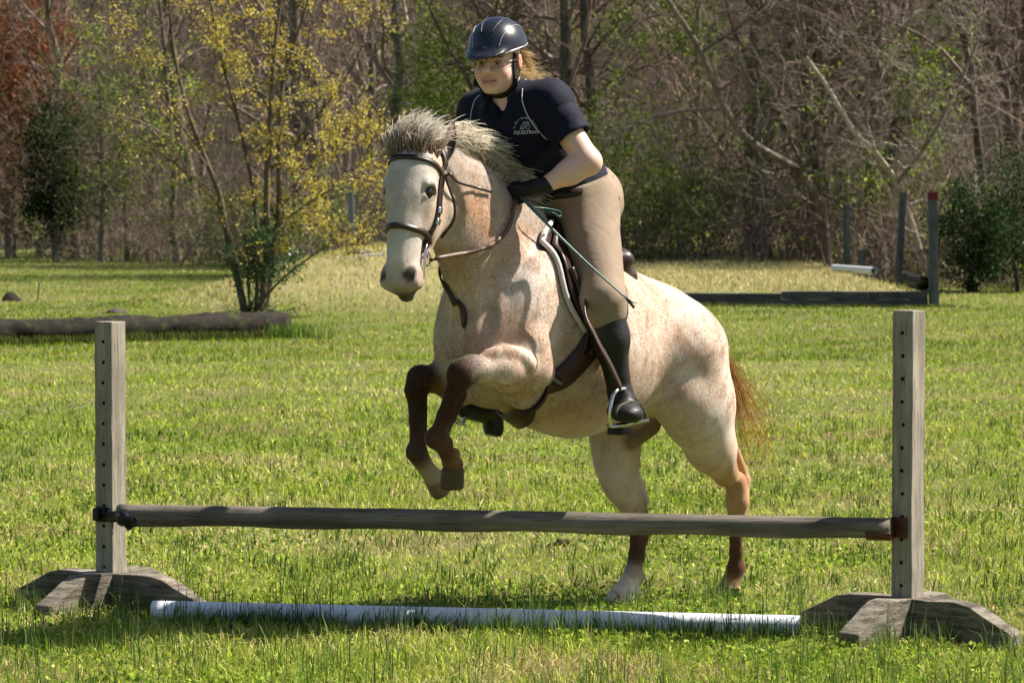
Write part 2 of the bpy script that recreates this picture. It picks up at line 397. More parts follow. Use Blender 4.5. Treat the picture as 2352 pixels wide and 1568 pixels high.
# rail
m = MB(); n = 60; rd = (rb - ra); rl = np.linalg.norm(rd); rd /= rl; rn = np.cross(UP, rd); rn /= np.linalg.norm(rn); ru = np.cross(rd, rn); vs = []
for i in range(n + 1):
    q = i / n; c = ra + (rb - ra) * q + UP * (.004 * math.sin(q * 9) - .006 * math.sin(math.pi * q))
    for k in range(20):
        a = 2 * math.pi * k / 20; r = (.0425 - .002 * q) * (1 + .022 * math.sin(a * 3 + q * 7) + .012 * RNG.normal()) + (.004 * math.sin(q * 31) if math.sin(a) < -.6 else 0)
        vs.append(np.array([q * rl, math.cos(a) * r, math.sin(a) * r]))
V = np.array(vs); Wv = ra + (rd * V[:, :1]) + rn * V[:, 1:2] + ru * V[:, 2:3]
fs = [(i * 20 + k, i * 20 + (k + 1) % 20, (i + 1) * 20 + (k + 1) % 20, (i + 1) * 20 + k) for i in range(n) for k in range(20)] + [tuple(range(19, -1, -1)), tuple(n * 20 + k for k in range(20))]
me = np_mesh('jump_rail', V, fs, RAILW); rail = link('jump_rail', me); rail.matrix_world = Matrix(((rd[0], rn[0], ru[0], ra[0]), (rd[1], rn[1], ru[1], ra[1]), (rd[2], rn[2], ru[2], ra[2]), (0, 0, 0, 1)))
tag(rail, 'round weathered grey wooden rail held across the jump', 'rail')
# cups
c = gl + n1l * (sp / 2 + .004) + UP * (ra[2] - .004); c2 = ra - UP * .0
MB().box(c - t1l * .012, (.05, .010, .062), np.stack([t1l, n1l, UP]).T).build('cup_plate', BLACKP, SL, bevel=.003)
MB().box(c + n1l * .014 - t1l * .02, (.03, .028, .05), np.stack([t1l, n1l, UP]).T).build('cup_pin', BLACKP, SL, bevel=.006)
arm = spline([c + t1l * .01 + UP * .01, c + t1l * .05 + n1l * .012 - UP * .005, ra - rn * .0 + rd * .02 - np.array([0, .046, .005]), ra + rd * .06 - UP * .050 - np.array([0, .02, 0])], 20)
MB().strap(arm, .045, .006, -rn).build('cup_arm', BLACKP, SL)
trough = []
for q in (0, .075):
    for a in np.linspace(math.radians(190), math.radians(350), 11): trough.append(ra + rd * (q + .01) + (rn * math.cos(a) + ru * math.sin(a)) * .048)
o = link('cup_trough', np_mesh('cup_trough', np.array(trough), [(i, i + 1, 12 + i, 11 + i) for i in range(10)], BLACKP), SL); so = o.modifiers.new('t', 'SOLIDIFY'); so.thickness = .005
c = gr + n1r * (sp / 2 + .005) + UP * (rb[2])
MB().box(c - t1r * .006, (.066, .010, .078), np.stack([t1r, n1r, UP]).T).build('cup_plate', RUST, SR, bevel=.003)
MB().box(c - t1r * .034 + n1r * .02, (.008, .05, .076), np.stack([t1r, n1r, UP]).T).build('cup_side', RUST, SR, bevel=.002)
trough = []
for q in (-.085, .01):
    for a in np.linspace(math.radians(195), math.radians(345), 11): trough.append(rb + rd * (q - .005) + (rn * math.cos(a) + ru * math.sin(a)) * .046)
o = link('cup_trough', np_mesh('cup_trough', np.array(trough), [(i, i + 1, 12 + i, 11 + i) for i in range(10)], RUST), SR); so = o.modifiers.new('t', 'SOLIDIFY'); so.thickness = .005
MB().add(*ball(c + n1r * .006, .006, 6)).build('bolt', STEELB if 'STEELB' in globals() else RUST, SR)
# white ground pole: hollow pipe
PVC = NT('white_pvc', .32, .4); nn = PVC.noise(PVC.coord(), 30, 4); PVC.col(PVC.mix(PVC.ramp(nn, [(.5, 0.), (.8, .35)]), (.74, .76, .80), (.55, .54, .50))); PVC = PVC.m
def pipe(name, A, B, r, mat, wall=.005, parent=None, seg=24):
    d = (B - A) / np.linalg.norm(B - A); a = np.cross(UP, d); a /= np.linalg.norm(a); b = np.cross(d, a); vs = []
    for c, rr in ((A, r), (B, r), (B, r - wall), (A, r - wall)):
        for k in range(seg): t_ = 2 * math.pi * k / seg; vs.append(c + (a * math.cos(t_) + b * math.sin(t_)) * rr)
    fs = [(i * seg + k, i * seg + (k + 1) % seg, ((i + 1) % 4) * seg + (k + 1) % seg, ((i + 1) % 4) * seg + k) for i in range(4) for k in range(seg)]
    o = link(name, np_mesh(name, np.array(vs), [f[::-1] for f in fs], mat), parent); em = o.modifiers.new('e', 'EDGE_SPLIT'); em.split_angle = math.radians(50); return o
pa = on_ground(352, 1430, 0) + UP * .044; pb = on_ground(1838, 1466, 0) + UP * .044
gp_ = pipe('ground_pole', pa, pb, .0445, PVC); tag(gp_, 'white plastic pipe lying in the grass under the rail', 'pole')
# ---------------------------------------------------------------- horse
CREAM = (.58, .465, .38); PALE = (.70, .605, .53); TAN = (.47, .285, .155); DARK = (.055, .03, .02); BROWN = (.105, .05, .028)
WHITE = (.80, .74, .66); GREY = (.42, .36, .31); ROAN = (.50, .40, .325)
LOCF = np.stack([HD, HL, UP])                                    # world -> horse frame
def hloc(p): return (np.asarray(p) - HO) @ LOCF.T
def J(x, y, v): return hloc(hp(x, y, v))
HS = Solid(.05)
VX = np.array([0, 1., 0])
# trunk
def trunk(u, w, rv, rl, v=0, col=CREAM, k=.07, ru=.24): HS.ell((u, v, w), (ru, rl, rv), col=col, k=k)
HS.cone((.44, 0, 1.20), (.20, 0, 1.12), .28, .34, CREAM, .08, (VX, .70))
HS.cone((.20, 0, 1.12), (.02, 0, 1.075), .345, .345, CREAM, .08, (VX, .80))
HS.cone((.02, 0, 1.075), (-.36, 0, 1.05), .345, .275, CREAM, .08, (VX, .84))
HS.cone((.40, 0, 1.44), (.12, 0, 1.33), .11, .11, GREY, .10, (VX, .6))      # withers
HS.cone((-.30, 0, 1.20), (-.52, 0, 1.11), .145, .135, PALE, .09)                # croup line
for s in (-1, 1):
    HS.ell((-.40, .115 * s, 1.06), (.215, .145, .23), col=PALE, k=.08)           # quarters
    HS.ell((.49, .168 * s, 1.22), (.14, .080, .25), np.array([[.93, 0, .37], [0, 1, 0], [-.37, 0, .93]]), col=PALE, k=.05)   # shoulder blade
    HS.ell((.62, .085 * s, 1.10), (.12, .095, .18), col=ROAN, k=.06)            # breast
    HS.ell((.54, .16 * s, .98), (.11, .080, .13), col=ROAN, k=.05)            # upper arm
HS.ell((.54, 0, 1.0), (.16, .13, .15), col=ROAN, k=.07)
# neck
NK = [J(1010, 440, -.01), J(1062, 500, 0), J(1115, 590, 0), J(1165, 690, 0)]
HS.chain(NK, [.12, .15, .185, .225], ROAN, .07, (VX, .60))
CR = [J(1022, 372, 0), J(1085, 430, 0), J(1140, 480, 0), J(1205, 520, 0)]
HS.chain(CR, [.07, .075, .08, .10], GREY, .07, (VX, .8))
# left hind leg (picture right)
LHL = [J(1572, 808, .175), J(1603, 930, .20), J(1632, 1025, .20), J(1667, 1088, .175)]
HS.chain(LHL, [.180, .138, .090, .056], [PALE, PALE, TAN], .08)
HS.cone(J(1628, 890, .13), J(1662, 1005, .13), .085, .045, PALE, .05)            # ham
HS.cone(J(1678, 1010, .15), J(1712, 1100, .15), .022, .022, TAN, .025)          # tendon to hock
HS.cone(J(1560, 915, .22), J(1592, 975, .215), .08, .08, CREAM, .09)          # stifle
HS.chain([J(1690, 1105, .165), J(1694, 1150, .155), J(1690, 1195, .14), J(1691, 1265, .12), J(1690, 1302, .11)], [.045, .046, .033, .026, .032], [TAN, TAN, BROWN, BROWN], .02)
HS.cone(J(1712, 1104, .16), J(1706, 1165, .155), .022, .022, TAN, .02)
HS.cone(J(1690, 1305, .11), J(1679, 1338, .10), .039, .033, BROWN, .018)
HS.cone(J(1701, 1306, .11), J(1699, 1318, .11), .024, .022, BROWN, .015)
HS.cone(J(1676, 1343, .095), J(1670, 1366, .09), .040, .052, TAN, .012)
# right hind leg
HS.chain([J(1420, 900, -.10), J(1415, 1000, -.12), J(1416, 1060, -.12), J(1425, 1110, -.11), J(1450, 1160, -.10)], [.17, .10, .085, .066, .056], [ROAN, ROAN, CREAM, CREAM], .05)
HS.cone(J(1448, 1055, -.12), J(1478, 1150, -.10), .022, .024, PALE, .03)
HS.chain([J(1458, 1165, -.10), J(1470, 1215, -.09), J(1462, 1275, -.085), J(1455, 1312, -.08)], [.052, .042, .031, .034], [BROWN, BROWN, DARK], .02)
HS.cone(J(1454, 1318, -.08), J(1440, 1345, -.075), .039, .036, (.66, .55, .44), .018)
HS.cone(J(1468, 1322, -.08), J(1460, 1340, -.08), .026, .024, (.40, .28, .19), .015)
HS.cone(J(1437, 1350, -.07), J(1424, 1380, -.06), .043, .060, WHITE, .014)
HS.cone(J(1455, 1362, -.07), J(1452, 1382, -.07), .034, .036, WHITE, .014)
# left foreleg, folded
HS.chain([J(1220, 848, .215), J(1155, 848, .195), J(1092, 850, .165)], [.085, .070, .050], [CREAM, PALE], .04)
HS.cone(J(1218, 800, .21), J(1234, 858, .225), .075, .052, ROAN, .045)
HS.cone(J(1214, 880, .205), J(1150, 878, .185), .042, .04, TAN, .03)
HS.cone(J(1085, 843, .16), J(1062, 856, .15), .050, .057, DARK, .014)
HS.cone(J(1056, 868, .145), J(1048, 894, .135), .050, .036, DARK, .014)
HS.chain([J(1045, 895, .135), J(1020, 955, .085), J(1004, 1000, .05)], [.034, .027, .030], [DARK, (.08, .042, .027)], .012)
HS.cone(J(1066, 905, .125), J(1024, 990, .06), .013, .016, BROWN, .02)         # tendon
HS.cone(J(1001, 1006, .045), J(1018, 1018, .04), .044, .038, (.09, .048, .03), .012)
HS.cone(J(1022, 1032, .035), J(1040, 1064, .02), .031, .035, BROWN, .012)
HS.cone(J(1044, 1040, .035), J(1040, 1058, .03), .022, .020, TAN, .014)
HS.cone(J(1041, 1070, .02), J(1040, 1082, .018), .038, .034, BROWN, .012)
# right foreleg, folded
HS.chain([J(1120, 855, -.11), J(1050, 868, -.14), J(985, 870, -.165)], [.095, .078, .052], [ROAN, (.22, .12, .065)], .04)
HS.cone(J(966, 870, -.17), J(955, 896, -.175), .056, .045, DARK, .014)
HS.chain([J(955, 900, -.175), J(957, 965, -.17), J(958, 1030, -.17)], [.036, .028, .030], [DARK, (.075, .042, .03)], .012)
HS.cone(J(973, 910, -.175), J(972, 1010, -.17), .014, .016, DARK, .02)
HS.cone(J(957, 1038, -.17), J(964, 1050, -.172), .044, .038, (.085, .05, .037), .012)
HS.cone(J(972, 1064, -.175), J(992, 1092, -.185), .034, .034, (.42, .33, .26), .018)
HS.cone(J(994, 1093, -.19), J(1002, 1102, -.192), .036, .034, (.42, .33, .26), .012)
HS.ell(J(1582, 815, .15), (.14, .10, .17), None, PALE, .09)
# sheath
HS.cone(J(1490, 975, 0), J(1455, 1010, 0), .05, .035, (.22, .15, .11), .03)
# head, in its own frame: t down the face, s to the horse's left, n out of the forehead
PO = hloc(hp(937, 342, 0)); _ah = math.radians(66 - 50)
_nh = np.array([math.cos(_ah), math.sin(_ah), 0]); TAU = math.radians(13)       # heading of the face within the horse frame (+v turns towards the camera)
HT = -np.array([0, 0, 1.]) * math.cos(TAU) + _nh * math.sin(TAU); HN = _nh * math.cos(TAU) + np.array([0, 0, 1.]) * math.sin(TAU); HSd = np.cross(HN, HT) * -1
if HSd[1] < 0: HSd = -HSd
HR = np.stack([HT, HSd, HN])
def hd(t, s, n): return PO + HT * t + HSd * s + HN * n
SX = HSd
FACE = (.52, .475, .43); MUZ = (.44, .38, .345)
HS.ell(hd(.12, 0, -.055), (.15, .096, .085), HR, FACE, .03)
HS.cone(hd(.06, 0, -.10), hd(.10, 0, -.17), .085, .085, ROAN, .05)
HS.cone(hd(.18, 0, -.045), hd(.44, 0, -.05), .080, .062, FACE, .03, (SX, .95))
HS.cone(hd(.20, 0, .008), hd(.43, 0, -.012), .026, .022, FACE, .03)
for s in (-1, 1):
    HS.ell(hd(.205, .056 * s, -.135), (.125, .042, .095), HR, CREAM, .03)
    HS.cone(hd(.25, .042 * s, -.185), hd(.44, .022 * s, -.11), .036, .03, CREAM, .03)
    HS.cone(hd(.125, .082 * s, -.035), hd(.155, .086 * s, -.055), .026, .022, FACE, .018)
    HS.cone(hd(.20, .078 * s, -.06), hd(.30, .05 * s, -.06), .014, .012, FACE, .02)
    HS.ell(hd(.158, .098 * s, -.038), (.021, .018, .028), HR, op=-1, k=.010)
    HS.cone(hd(.132, .086 * s, -.014), hd(.138, .094 * s, -.064), .012, .009, FACE, .008); HS.cone(hd(.180, .082 * s, -.018), hd(.178, .088 * s, -.060), .008, .007, FACE, .008)
    HS.cone(hd(.48, .042 * s, -.03), hd(.50, .052 * s, -.045), .034, .030, MUZ, .018)
    HS.cone(hd(.46, .046 * s, -.055), hd(.49, .044 * s, -.085), .034, .032, MUZ, .02)
HS.ell(hd(.49, 0, -.06), (.060, .062, .058), HR, MUZ, .02)
HS.cone(hd(.505, 0, -.108), hd(.530, 0, -.108), .042, .034, (.34, .29, .26), .018)
for s in (-1, 1):
    HS.ell(hd(.480, (.053 if s > 0 else -.064), -.004), (.040, .020, .022), np.stack([.9 * HT + .43 * HSd * -s, .9 * HSd * s + .43 * HT, HN]), op=-1, k=.008)
    HS.cone(hd(.478, .062 * s, -.082), hd(.545, .030 * s, -.080), .007, .007, None, .007, None, -1)
def carve(pts, r, k, off, op, col=None, n=9):
    P = snap(HS, spline(pts, n), off)[0]
    for a, b in zip(P[:-1], P[1:]): HS.cone(a, b, r, r, col, k, None, op)
carve([J(1038, 580, .05), J(1050, 650, .06), J(1072, 720, .07)], .014, .03, .008, -1)
carve([J(1072, 700, .0), J(1076, 770, .0), J(1082, 830, .0)], .016, .035, .010, -1)
carve([J(1282, 720, .24), J(1270, 800, .25), J(1262, 860, .25), J(1240, 900, .24)], .012, .04, .010, -1)
carve([J(1036, 395, .09), J(1055, 440, .10), J(1058, 490, .09), J(1040, 535, .07), J(1014, 562, .05)], .017, .022, .007, -1)
carve([J(1160, 600, .16), J(1128, 690, .17), J(1112, 760, .16)], .010, .05, .012, -1)
carve([J(1648, 860, .2), J(1655, 940, .2), J(1660, 1010, .19)], .012, .035, .010, -1)
carve([J(1655, 1040, .19), J(1683, 1092, .17)], .010, .02, .006, -1)
carve([J(1180, 868, .22), J(1115, 866, .18)], .010, .022, .006, -1)
carve([J(1206, 842, .24), J(1170, 826, .22), J(1120, 832, .18)], .016, .03, -.004, 1, PALE)
HV, HFc = HS.mesh(.0077, smooth=1)
hc = HS.colours(HV, .011)
# coat: warm roan patches, dark points, darker skin round eye, nostril and lips
def spot(P, c, r, colr, amt=1.0, soft=.4):
    global hc
    d = np.linalg.norm((P - c) / r, axis=1); w = np.clip((1 - d) / soft, 0, 1)[:, None] * amt; w = w * w * (3 - 2 * w); hc = hc * (1 - w) + np.array(colr) * w
for s in (-1, 1):
    spot(HV, hd(.482, (.053 if s > 0 else -.066), -.004), .034, (.02, .014, .012), 1, .5)
    spot(HV, hd(.160, .092 * s, -.038), .046, (.045, .03, .025), .95, .8)
    spot(HV, hd(.24, .08 * s, -.07), .07, (.42, .24, .14), .6, 1)
    spot(HV, hd(.51, .05 * s, -.09), .05, (.22, .17, .15), .6, 1)
spot(HV, hd(.545, 0, -.075), .075, (.085, .07, .065), .95, .8); spot(HV, hd(.52, .05, -.085), .035, (.12, .095, .085), .8, .9); spot(HV, hd(.14, .02, .02), .08, (.44, .41, .38), .45, 1); spot(HV, hd(.25, -.03, .02), .09, (.46, .43, .40), .45, 1); spot(HV, hd(.22, .07, -.03), .05, (.36, .31, .27), .6, 1)
spot(HV, hd(.40, .02, .0), .09, (.66, .6, .55), .7, 1)
spot(HV, J(1650, 955, .2), .17, (.44, .235, .115), 1, .9); spot(HV, J(1690, 1100, .17), .12, (.40, .22, .11), .8, .9); spot(HV, J(1640, 1090, .2), .07, (.62, .47, .34), .8, .9); spot(HV, J(1655, 1035, .22), .07, (.25, .12, .05), .8, .8)
spot(HV, J(1165, 715, .22), .12, (.40, .25, .155), .95, .9); spot(HV, J(1195, 760, .23), .10, (.45, .29, .18), .8, .9); spot(HV, J(1100, 800, .1), .13, (.42, .30, .22), .6, 1); spot(HV, J(1215, 640, .2), .14, (.80, .74, .68), .8, 1)
spot(HV, J(1095, 480, .1), .13, (.46, .27, .15), .85, 1); spot(HV, J(1120, 530, .12), .09, (.46, .27, .15), .7, 1); spot(HV, J(1060, 640, .1), .10, (.45, .3, .19), .6, 1)
spot(HV, J(1575, 700, .1), .10, (.52, .30, .17), .7, 1); spot(HV, J(1470, 800, .27), .22, (.68, .58, .50), .6, 1); spot(HV, J(1440, 870, .28), .10, (.42, .29, .2), .6, 1); spot(HV, J(1195, 885, .24), .10, (.50, .33, .18), .7, 1)
spot(HV, J(1330, 965, .2), .24, (.46, .30, .18), .8, 1)

# roan: rusty streaks and pale flecks over the trunk
_x, _y, _z = HV.T; _p = np.sin(_x * 17 + 2.2 * np.sin(_z * 9 + 3 * _y)) * np.sin(_z * 11 + 1.7 * np.sin(_x * 13 + 5 * _y)) + .7 * np.sin(_x * 43 + 2 * np.sin(_z * 21)) * np.sin(_z * 29 + 2 * np.sin(_x * 31 + 7 * _y)) + .35 * np.sin(_x * 90 + _z * 40) * np.sin(_z * 60)
_a = (np.clip((_p - .15) / .9, 0, 1) * .55 * np.clip((hc.mean(1) - .25) / .2, 0, 1))[:, None]; _hw = np.clip(((HV - PO) @ HN + .30) / .15, 0, 1)[:, None]
hc = hc * (1 - _a * (1 - .7 * _hw)) + np.array((.42, .265, .18)) * _a * (1 - .7 * _hw)
_b = (np.clip((-_p - .35) / .8, 0, 1) * .45 * np.clip((hc.mean(1) - .35) / .15, 0, 1))[:, None]; hc = hc * (1 - _b) + np.array((.72, .64, .57)) * _b
t = NT('horse_coat', .7, .08); _v = t.coord(); a = t.attr('Col').outputs[0]
n1 = t.noise(t.coord(scale=(1, 1, .45)), 26, 5, .62); n2 = t.noise(t.coord(scale=(1, 1, .25)), 240, 3, .6); n3 = t.noise(_v, 7, 4, .6)
c = t.mix(t.ramp(n3, [(.48, 0.), (.72, .6)]), a, t.mix(1.0, a, (.93, .74, .58), 'MULTIPLY'))
c = t.mix(t.ramp(n1, [(.50, 0.), (.70, .55)]), c, t.mix(1.0, c, (.70, .58, .50), 'MULTIPLY'))
c = t.mix(t.ramp(n2, [(.35, 0.), (.75, .5)]), c, t.mix(1.0, c, (.62, .56, .52), 'MULTIPLY'))
t.col(c); t.bump(t.mix(.35, n2, n1), .35, .006)
t.b.inputs['Sheen Weight'].default_value = .12; t.b.inputs['Sheen Roughness'].default_value = .4
COAT = t.m
t = NT('horse_hair', .75, .05); _c = t.attr('Col').outputs[0]; t.col(_c); tl = t.node('ShaderNodeBsdfTranslucent'); t.ln(_c, tl.inputs[0]); mx = t.node('ShaderNodeMixShader'); mx.inputs[0].default_value = .6
t.ln(t.b.outputs[0], mx.inputs[1]); t.ln(tl.outputs[0], mx.inputs[2]); t.ln(mx.outputs[0], t.n['Material Output'].inputs[0]); HAIR = t.m
horse = link('horse', np_mesh('horse', HV @ LOCF + HO, HFc, COAT, cols=hc))
tag(horse, 'cream roan horse with dark knees leaping towards the wooden rail', 'horse')
def hworld(p): return np.asarray(p) @ LOCF + HO
# eyes
EYE = plain('horse_eye', (.012, .008, .006), .08, .6)
for s in (-1, 1): MB().add(*ball(hworld(hd(.158, .078 * s, -.040)), .0245)).build('eye', EYE, horse)
# ears
EARC = [(.30, .22, .17), (.40, .31, .24)]
def ear(s, base, mid, tip, wd, opening):
    """open pointed shell: rings of a half tube closing to the tip"""
    pts = spline([base, mid, tip], 14); m = len(pts); ax = np.gradient(pts, axis=0); vs = []; cs = []
    for i in range(m):
        q = i / (m - 1); w = wd * (math.sin(math.pi * min(1, .28 + q * .72)) ** .8) * (1 - q ** 4) + .002; d = ax[i] / np.linalg.norm(ax[i])
        o = opening - d * (opening @ d); o /= np.linalg.norm(o); b = np.cross(d, o)
        for k in range(11):
            th = math.radians(40 + (320 - 40) * k / 10); vs.append(pts[i] + (o * math.cos(th) * .8 + b * math.sin(th)) * w)
            cs.append(np.array((.20, .15, .12)) * (1 - q) + np.array((.10, .075, .065)) * q)
    fs = [(i * 11 + k, i * 11 + k + 1, (i + 1) * 11 + k + 1, (i + 1) * 11 + k) for i in range(m - 1) for k in range(10)]
    o = link('ear', np_mesh('ear', hworld(np.array(vs)), fs, COAT, cols=np.array(cs)), horse); sm = o.modifiers.new('thick', 'SOLIDIFY'); sm.thickness = .005; return o
ear(1, hd(.03, .070, -.105), hd(-.06, .098, -.145), hd(-.165, .086, -.20), .037, hd(0, .9, .25) - PO)
ear(-1, hd(.03, -.066, -.105), hd(-.05, -.090, -.13), hd(-.135, -.085, -.15), .040, hd(0, -.9, .25) - PO)
# hair strands: thin tapered ribbons in clumps
def strands(name, roots, dirs, parent, col0, col1, rad=.0016, seg=8, mat=None):
    """roots (N,3), dirs list of N arrays of points (seg,3)"""
    P = np.asarray(dirs); N, S, _ = P.shape; d = np.gradient(P, axis=1); d /= np.linalg.norm(d, axis=2)[:, :, None] + 1e-9
    a = np.cross(d, RNG.normal(size=(N, 1, 3))); a /= np.linalg.norm(a, axis=2)[:, :, None] + 1e-9; b = np.cross(d, a)
    q = np.linspace(0, 1, S); r = rad * (1 - q ** 3 * .8) * (0.55 + .45 * np.minimum(1, q * 6))
    ring = [a * math.cos(t) + b * math.sin(t) for t in (0, 2.094, 4.189)]
    V = np.stack([P + k * r[None, :, None] for k in ring], 2).reshape(-1, 3)
    base = (np.arange(N) * S * 3)[:, None, None] + (np.arange(S - 1) * 3)[None, :, None]
    fs = []
    for k in range(3):
        k2 = (k + 1) % 3; fs.append(np.stack([base + k, base + k2, base + 3 + k2, base + 3 + k], -1).reshape(-1, 4))
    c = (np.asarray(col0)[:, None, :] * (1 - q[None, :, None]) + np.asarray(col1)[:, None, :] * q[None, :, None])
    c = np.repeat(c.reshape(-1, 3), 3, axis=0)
    return link(name, np_mesh(name, V, np.vstack(fs), mat or HAIR, cols=c), parent)
def bez(p, n=9):
    t = np.linspace(0, 1, n)[:, None]; p = [np.asarray(x) for x in p]
    return (1 - t) ** 3 * p[0] + 3 * t * (1 - t) ** 2 * p[1] + 3 * t * t * (1 - t) * p[2] + t ** 3 * p[3]
def hair(name, clumps, per, parent, c0, c1, spread, tipspread, rad=.0016, var=.25):
    D = []; A = []; B = []
    for cl in clumps:
        tone = RNG.uniform(1 - var, 1 + var)
        for _ in range(per):
            j0 = RNG.normal(0, spread, 3); j1 = RNG.normal(0, tipspread, 3); k = RNG.uniform(.72, 1.08)
            p0 = cl[0] + j0; q = [p0] + [p0 + (np.asarray(c) - cl[0]) * k + j1 * f for c, f in zip(cl[1:], (.25, .6, 1))]
            D.append(bez(q)); m = tone * RNG.uniform(.8, 1.2); A.append(np.array(c0) * m); B.append(np.minimum(np.array(c1) * m, .95))
    return strands(name, None, D, parent, A, B, rad)
W = lambda p: hworld(p)
cl = []
crest = spline([hd(-.005, 0, -.10), J(1035, 352, 0), J(1090, 405, 0), J(1140, 455, 0), J(1195, 490, 0)], 60); crest, _g = snap(HS, crest, -.006)
for i in range(150):
    q = RNG.uniform(0, 1); r = crest[int(q * (len(crest) - 1))] + np.array([0, RNG.normal(0, .010), 0])
    L = (.145 + .065 * math.sin(q * 3)) * RNG.uniform(.75, 1.1) * (1 if q < .7 else .75); back = 1.0 * RNG.uniform(.8, 1.2); lift = RNG.uniform(.10, .42) * (1.15 - .75 * q); side = RNG.normal(.10, .16)
    p1 = r + np.array([-.10 * back, side * .25, .30 * lift + .25]) * L; p2 = r + np.array([-.45 * back, side * .7, .55 * lift + .22]) * L; p3 = r + np.array([-.92 * back, side * 1.1, .5 * lift + .02 + RNG.normal(0, .1)]) * L
    cl.append([W(r), W(p1), W(p2), W(p3)])
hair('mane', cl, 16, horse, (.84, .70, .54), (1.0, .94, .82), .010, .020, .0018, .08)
MN = Solid(.03)                                                  # body of the mane under the loose hair
for q in np.linspace(.02, .92, 16):
    r = crest[int(q * (len(crest) - 1))]; k_ = .9 + .3 * math.sin(q * 37); MN.cone(r, r + np.array([-.045 * k_, .012 * math.sin(q * 29), .050 * k_ * (1.1 - .6 * q)]), .024, .012, None, .02); MN.cone(r + np.array([-.03, .01, .035]), r + np.array([-.10 * k_, .02 * math.sin(q * 23), .055 * k_ * (1.1 - .7 * q)]), .014, .005, None, .015)
v_, f_ = MN.mesh(.0075); cc_ = np.clip((v_[:, 2:] - 1.7) / .25, 0, 1); link('mane_roots', np_mesh('mane_roots', hworld(v_), f_, COAT, cols=np.array([[.66, .54, .42]]) * np.ones((len(v_), 1))), horse)
cl = []
for i in range(110):
    s = RNG.uniform(-.095, .055); n0 = RNG.uniform(-.10, -.01); r = hd(RNG.uniform(-.02, .035), s * .75, n0); r = snap(HS, [r], -.004, 8)[0][0]
    L = RNG.uniform(.075, .125) * (1 - .25 * abs(s) / .1)
    p1 = r + (-HT * .42 + HN * .26 + HSd * s * 1.6) * L; p2 = r + (-HT * .85 + HN * .22 + HSd * (s * 2.6 + RNG.normal(0, .1))) * L; p3 = r + (-HT * 1.02 - HN * RNG.uniform(.1, .55) + HSd * (s * 3 + RNG.uniform(-.1, .45))) * L
    cl.append([W(r), W(p1), W(p2), W(p3)])
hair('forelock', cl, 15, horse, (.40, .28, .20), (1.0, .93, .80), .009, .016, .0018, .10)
cl = []
troot = J(1640, 800, 0)
for i in range(22):
    r = troot + np.array([RNG.normal(0, .015), RNG.normal(0, .02), RNG.normal(0, .02)])
    e = hloc(hp(RNG.choice([RNG.uniform(1690, 1740), RNG.uniform(1730, 1800)]), 0, 0)); k = RNG.uniform(0, 1)
    ex = 1690 + 125 * k; ey = 1120 - 115 * k + RNG.normal(0, 30); e = J(ex, ey, -.02 + RNG.normal(0, .03))
    m1 = J(1672 + 10 * k, 830, 0); m2 = J(1690 + 35 * k, 930 - 20 * k, -.01)
    cl.append([W(r), W(m1), W(m2), W(e)])
for i in range(8):
    cl.append([W(troot), W(troot + np.array([-.05, -.05, -.15])), W(J(1640, 1040, -.06)), W(J(1632 + RNG.normal(0, 8), 1118 + RNG.normal(0, 8), -.06))])
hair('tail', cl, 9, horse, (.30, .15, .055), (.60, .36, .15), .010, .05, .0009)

# short coat: one sliver per hair, combed back and down
def coat(n, rg):
    tri = np.vstack([HFc[:, [0, 1, 2]], HFc[:, [0, 2, 3]]]); A = HV[tri]; nrm = np.cross(A[:, 1] - A[:, 0], A[:, 2] - A[:, 0]); ar = np.linalg.norm(nrm, axis=1); nrm /= ar[:, None] + 1e-12
    toc = (CAM - hworld(A[:, 0])) @ LOCF.T; vis_ = (nrm * toc).sum(1) > -.35 * np.linalg.norm(toc, axis=1)
    w = ar * vis_; f = rg.choice(len(tri), n, p=w / w.sum()); b = rg.dirichlet((1, 1, 1), n); P = (A[f] * b[..., None]).sum(1); N_ = nrm[f]; c = (hc[tri[f]] * b[..., None]).sum(1)
    headw = np.clip(((P - PO) @ HN + .30) / .15, 0, 1)[:, None]; low = np.clip((.95 - P[:, 2:]) / .1, 0, 1)
    flow = np.array([-.55, 0, -.8]) * (1 - headw) + HT * headw; flow = flow + rg.normal(0, .30, (n, 3)); T_ = flow - N_ * (flow * N_).sum(1, keepdims=True); T_ /= np.linalg.norm(T_, axis=1)[:, None] + 1e-9
    L = (rg.uniform(.008, .015, n) * (1 - .5 * headw[:, 0]) * (1 - .6 * np.clip((.86 - P[:, 2]) / .12, 0, 1)))[:, None]
    for s_ in (-1, 1):
        for cc, rr in ((hd(.482, (.053 if s_ > 0 else -.066), -.004), .03), (hd(.158, .088 * s_, -.04), .026)): L[np.linalg.norm(P - cc, axis=1) < rr] *= .12; d = T_ * .96 + N_ * rg.uniform(.10, .30, (n, 1)); W_ = np.cross(N_, T_) * .0011
    pt = np.sin(P[:, 0] * 31 + 3 * np.sin(P[:, 2] * 23)) * np.sin(P[:, 2] * 37 + 2 * np.sin(P[:, 0] * 19 + P[:, 1] * 27)) + .6 * np.sin(P[:, 0] * 71 + P[:, 2] * 53 + 4 * P[:, 1])
    q = rg.uniform(0, 1, n) + .22 * pt; k = np.where(q[:, None] < .50, np.array([[1.32, 1.36, 1.40]]), np.where(q[:, None] < .82, np.array([[1.05, .90, .76]]), np.array([[.72, .56, .46]])))
    c = np.minimum(c * k * rg.uniform(.85, 1.15, (n, 1)), .86)
    P = P - N_ * .0008; V = np.stack([P - W_, P + W_, P + d * L], 1).reshape(-1, 3); return hworld(V), np.arange(n * 3).reshape(n, 3), np.repeat(c, 3, 0)
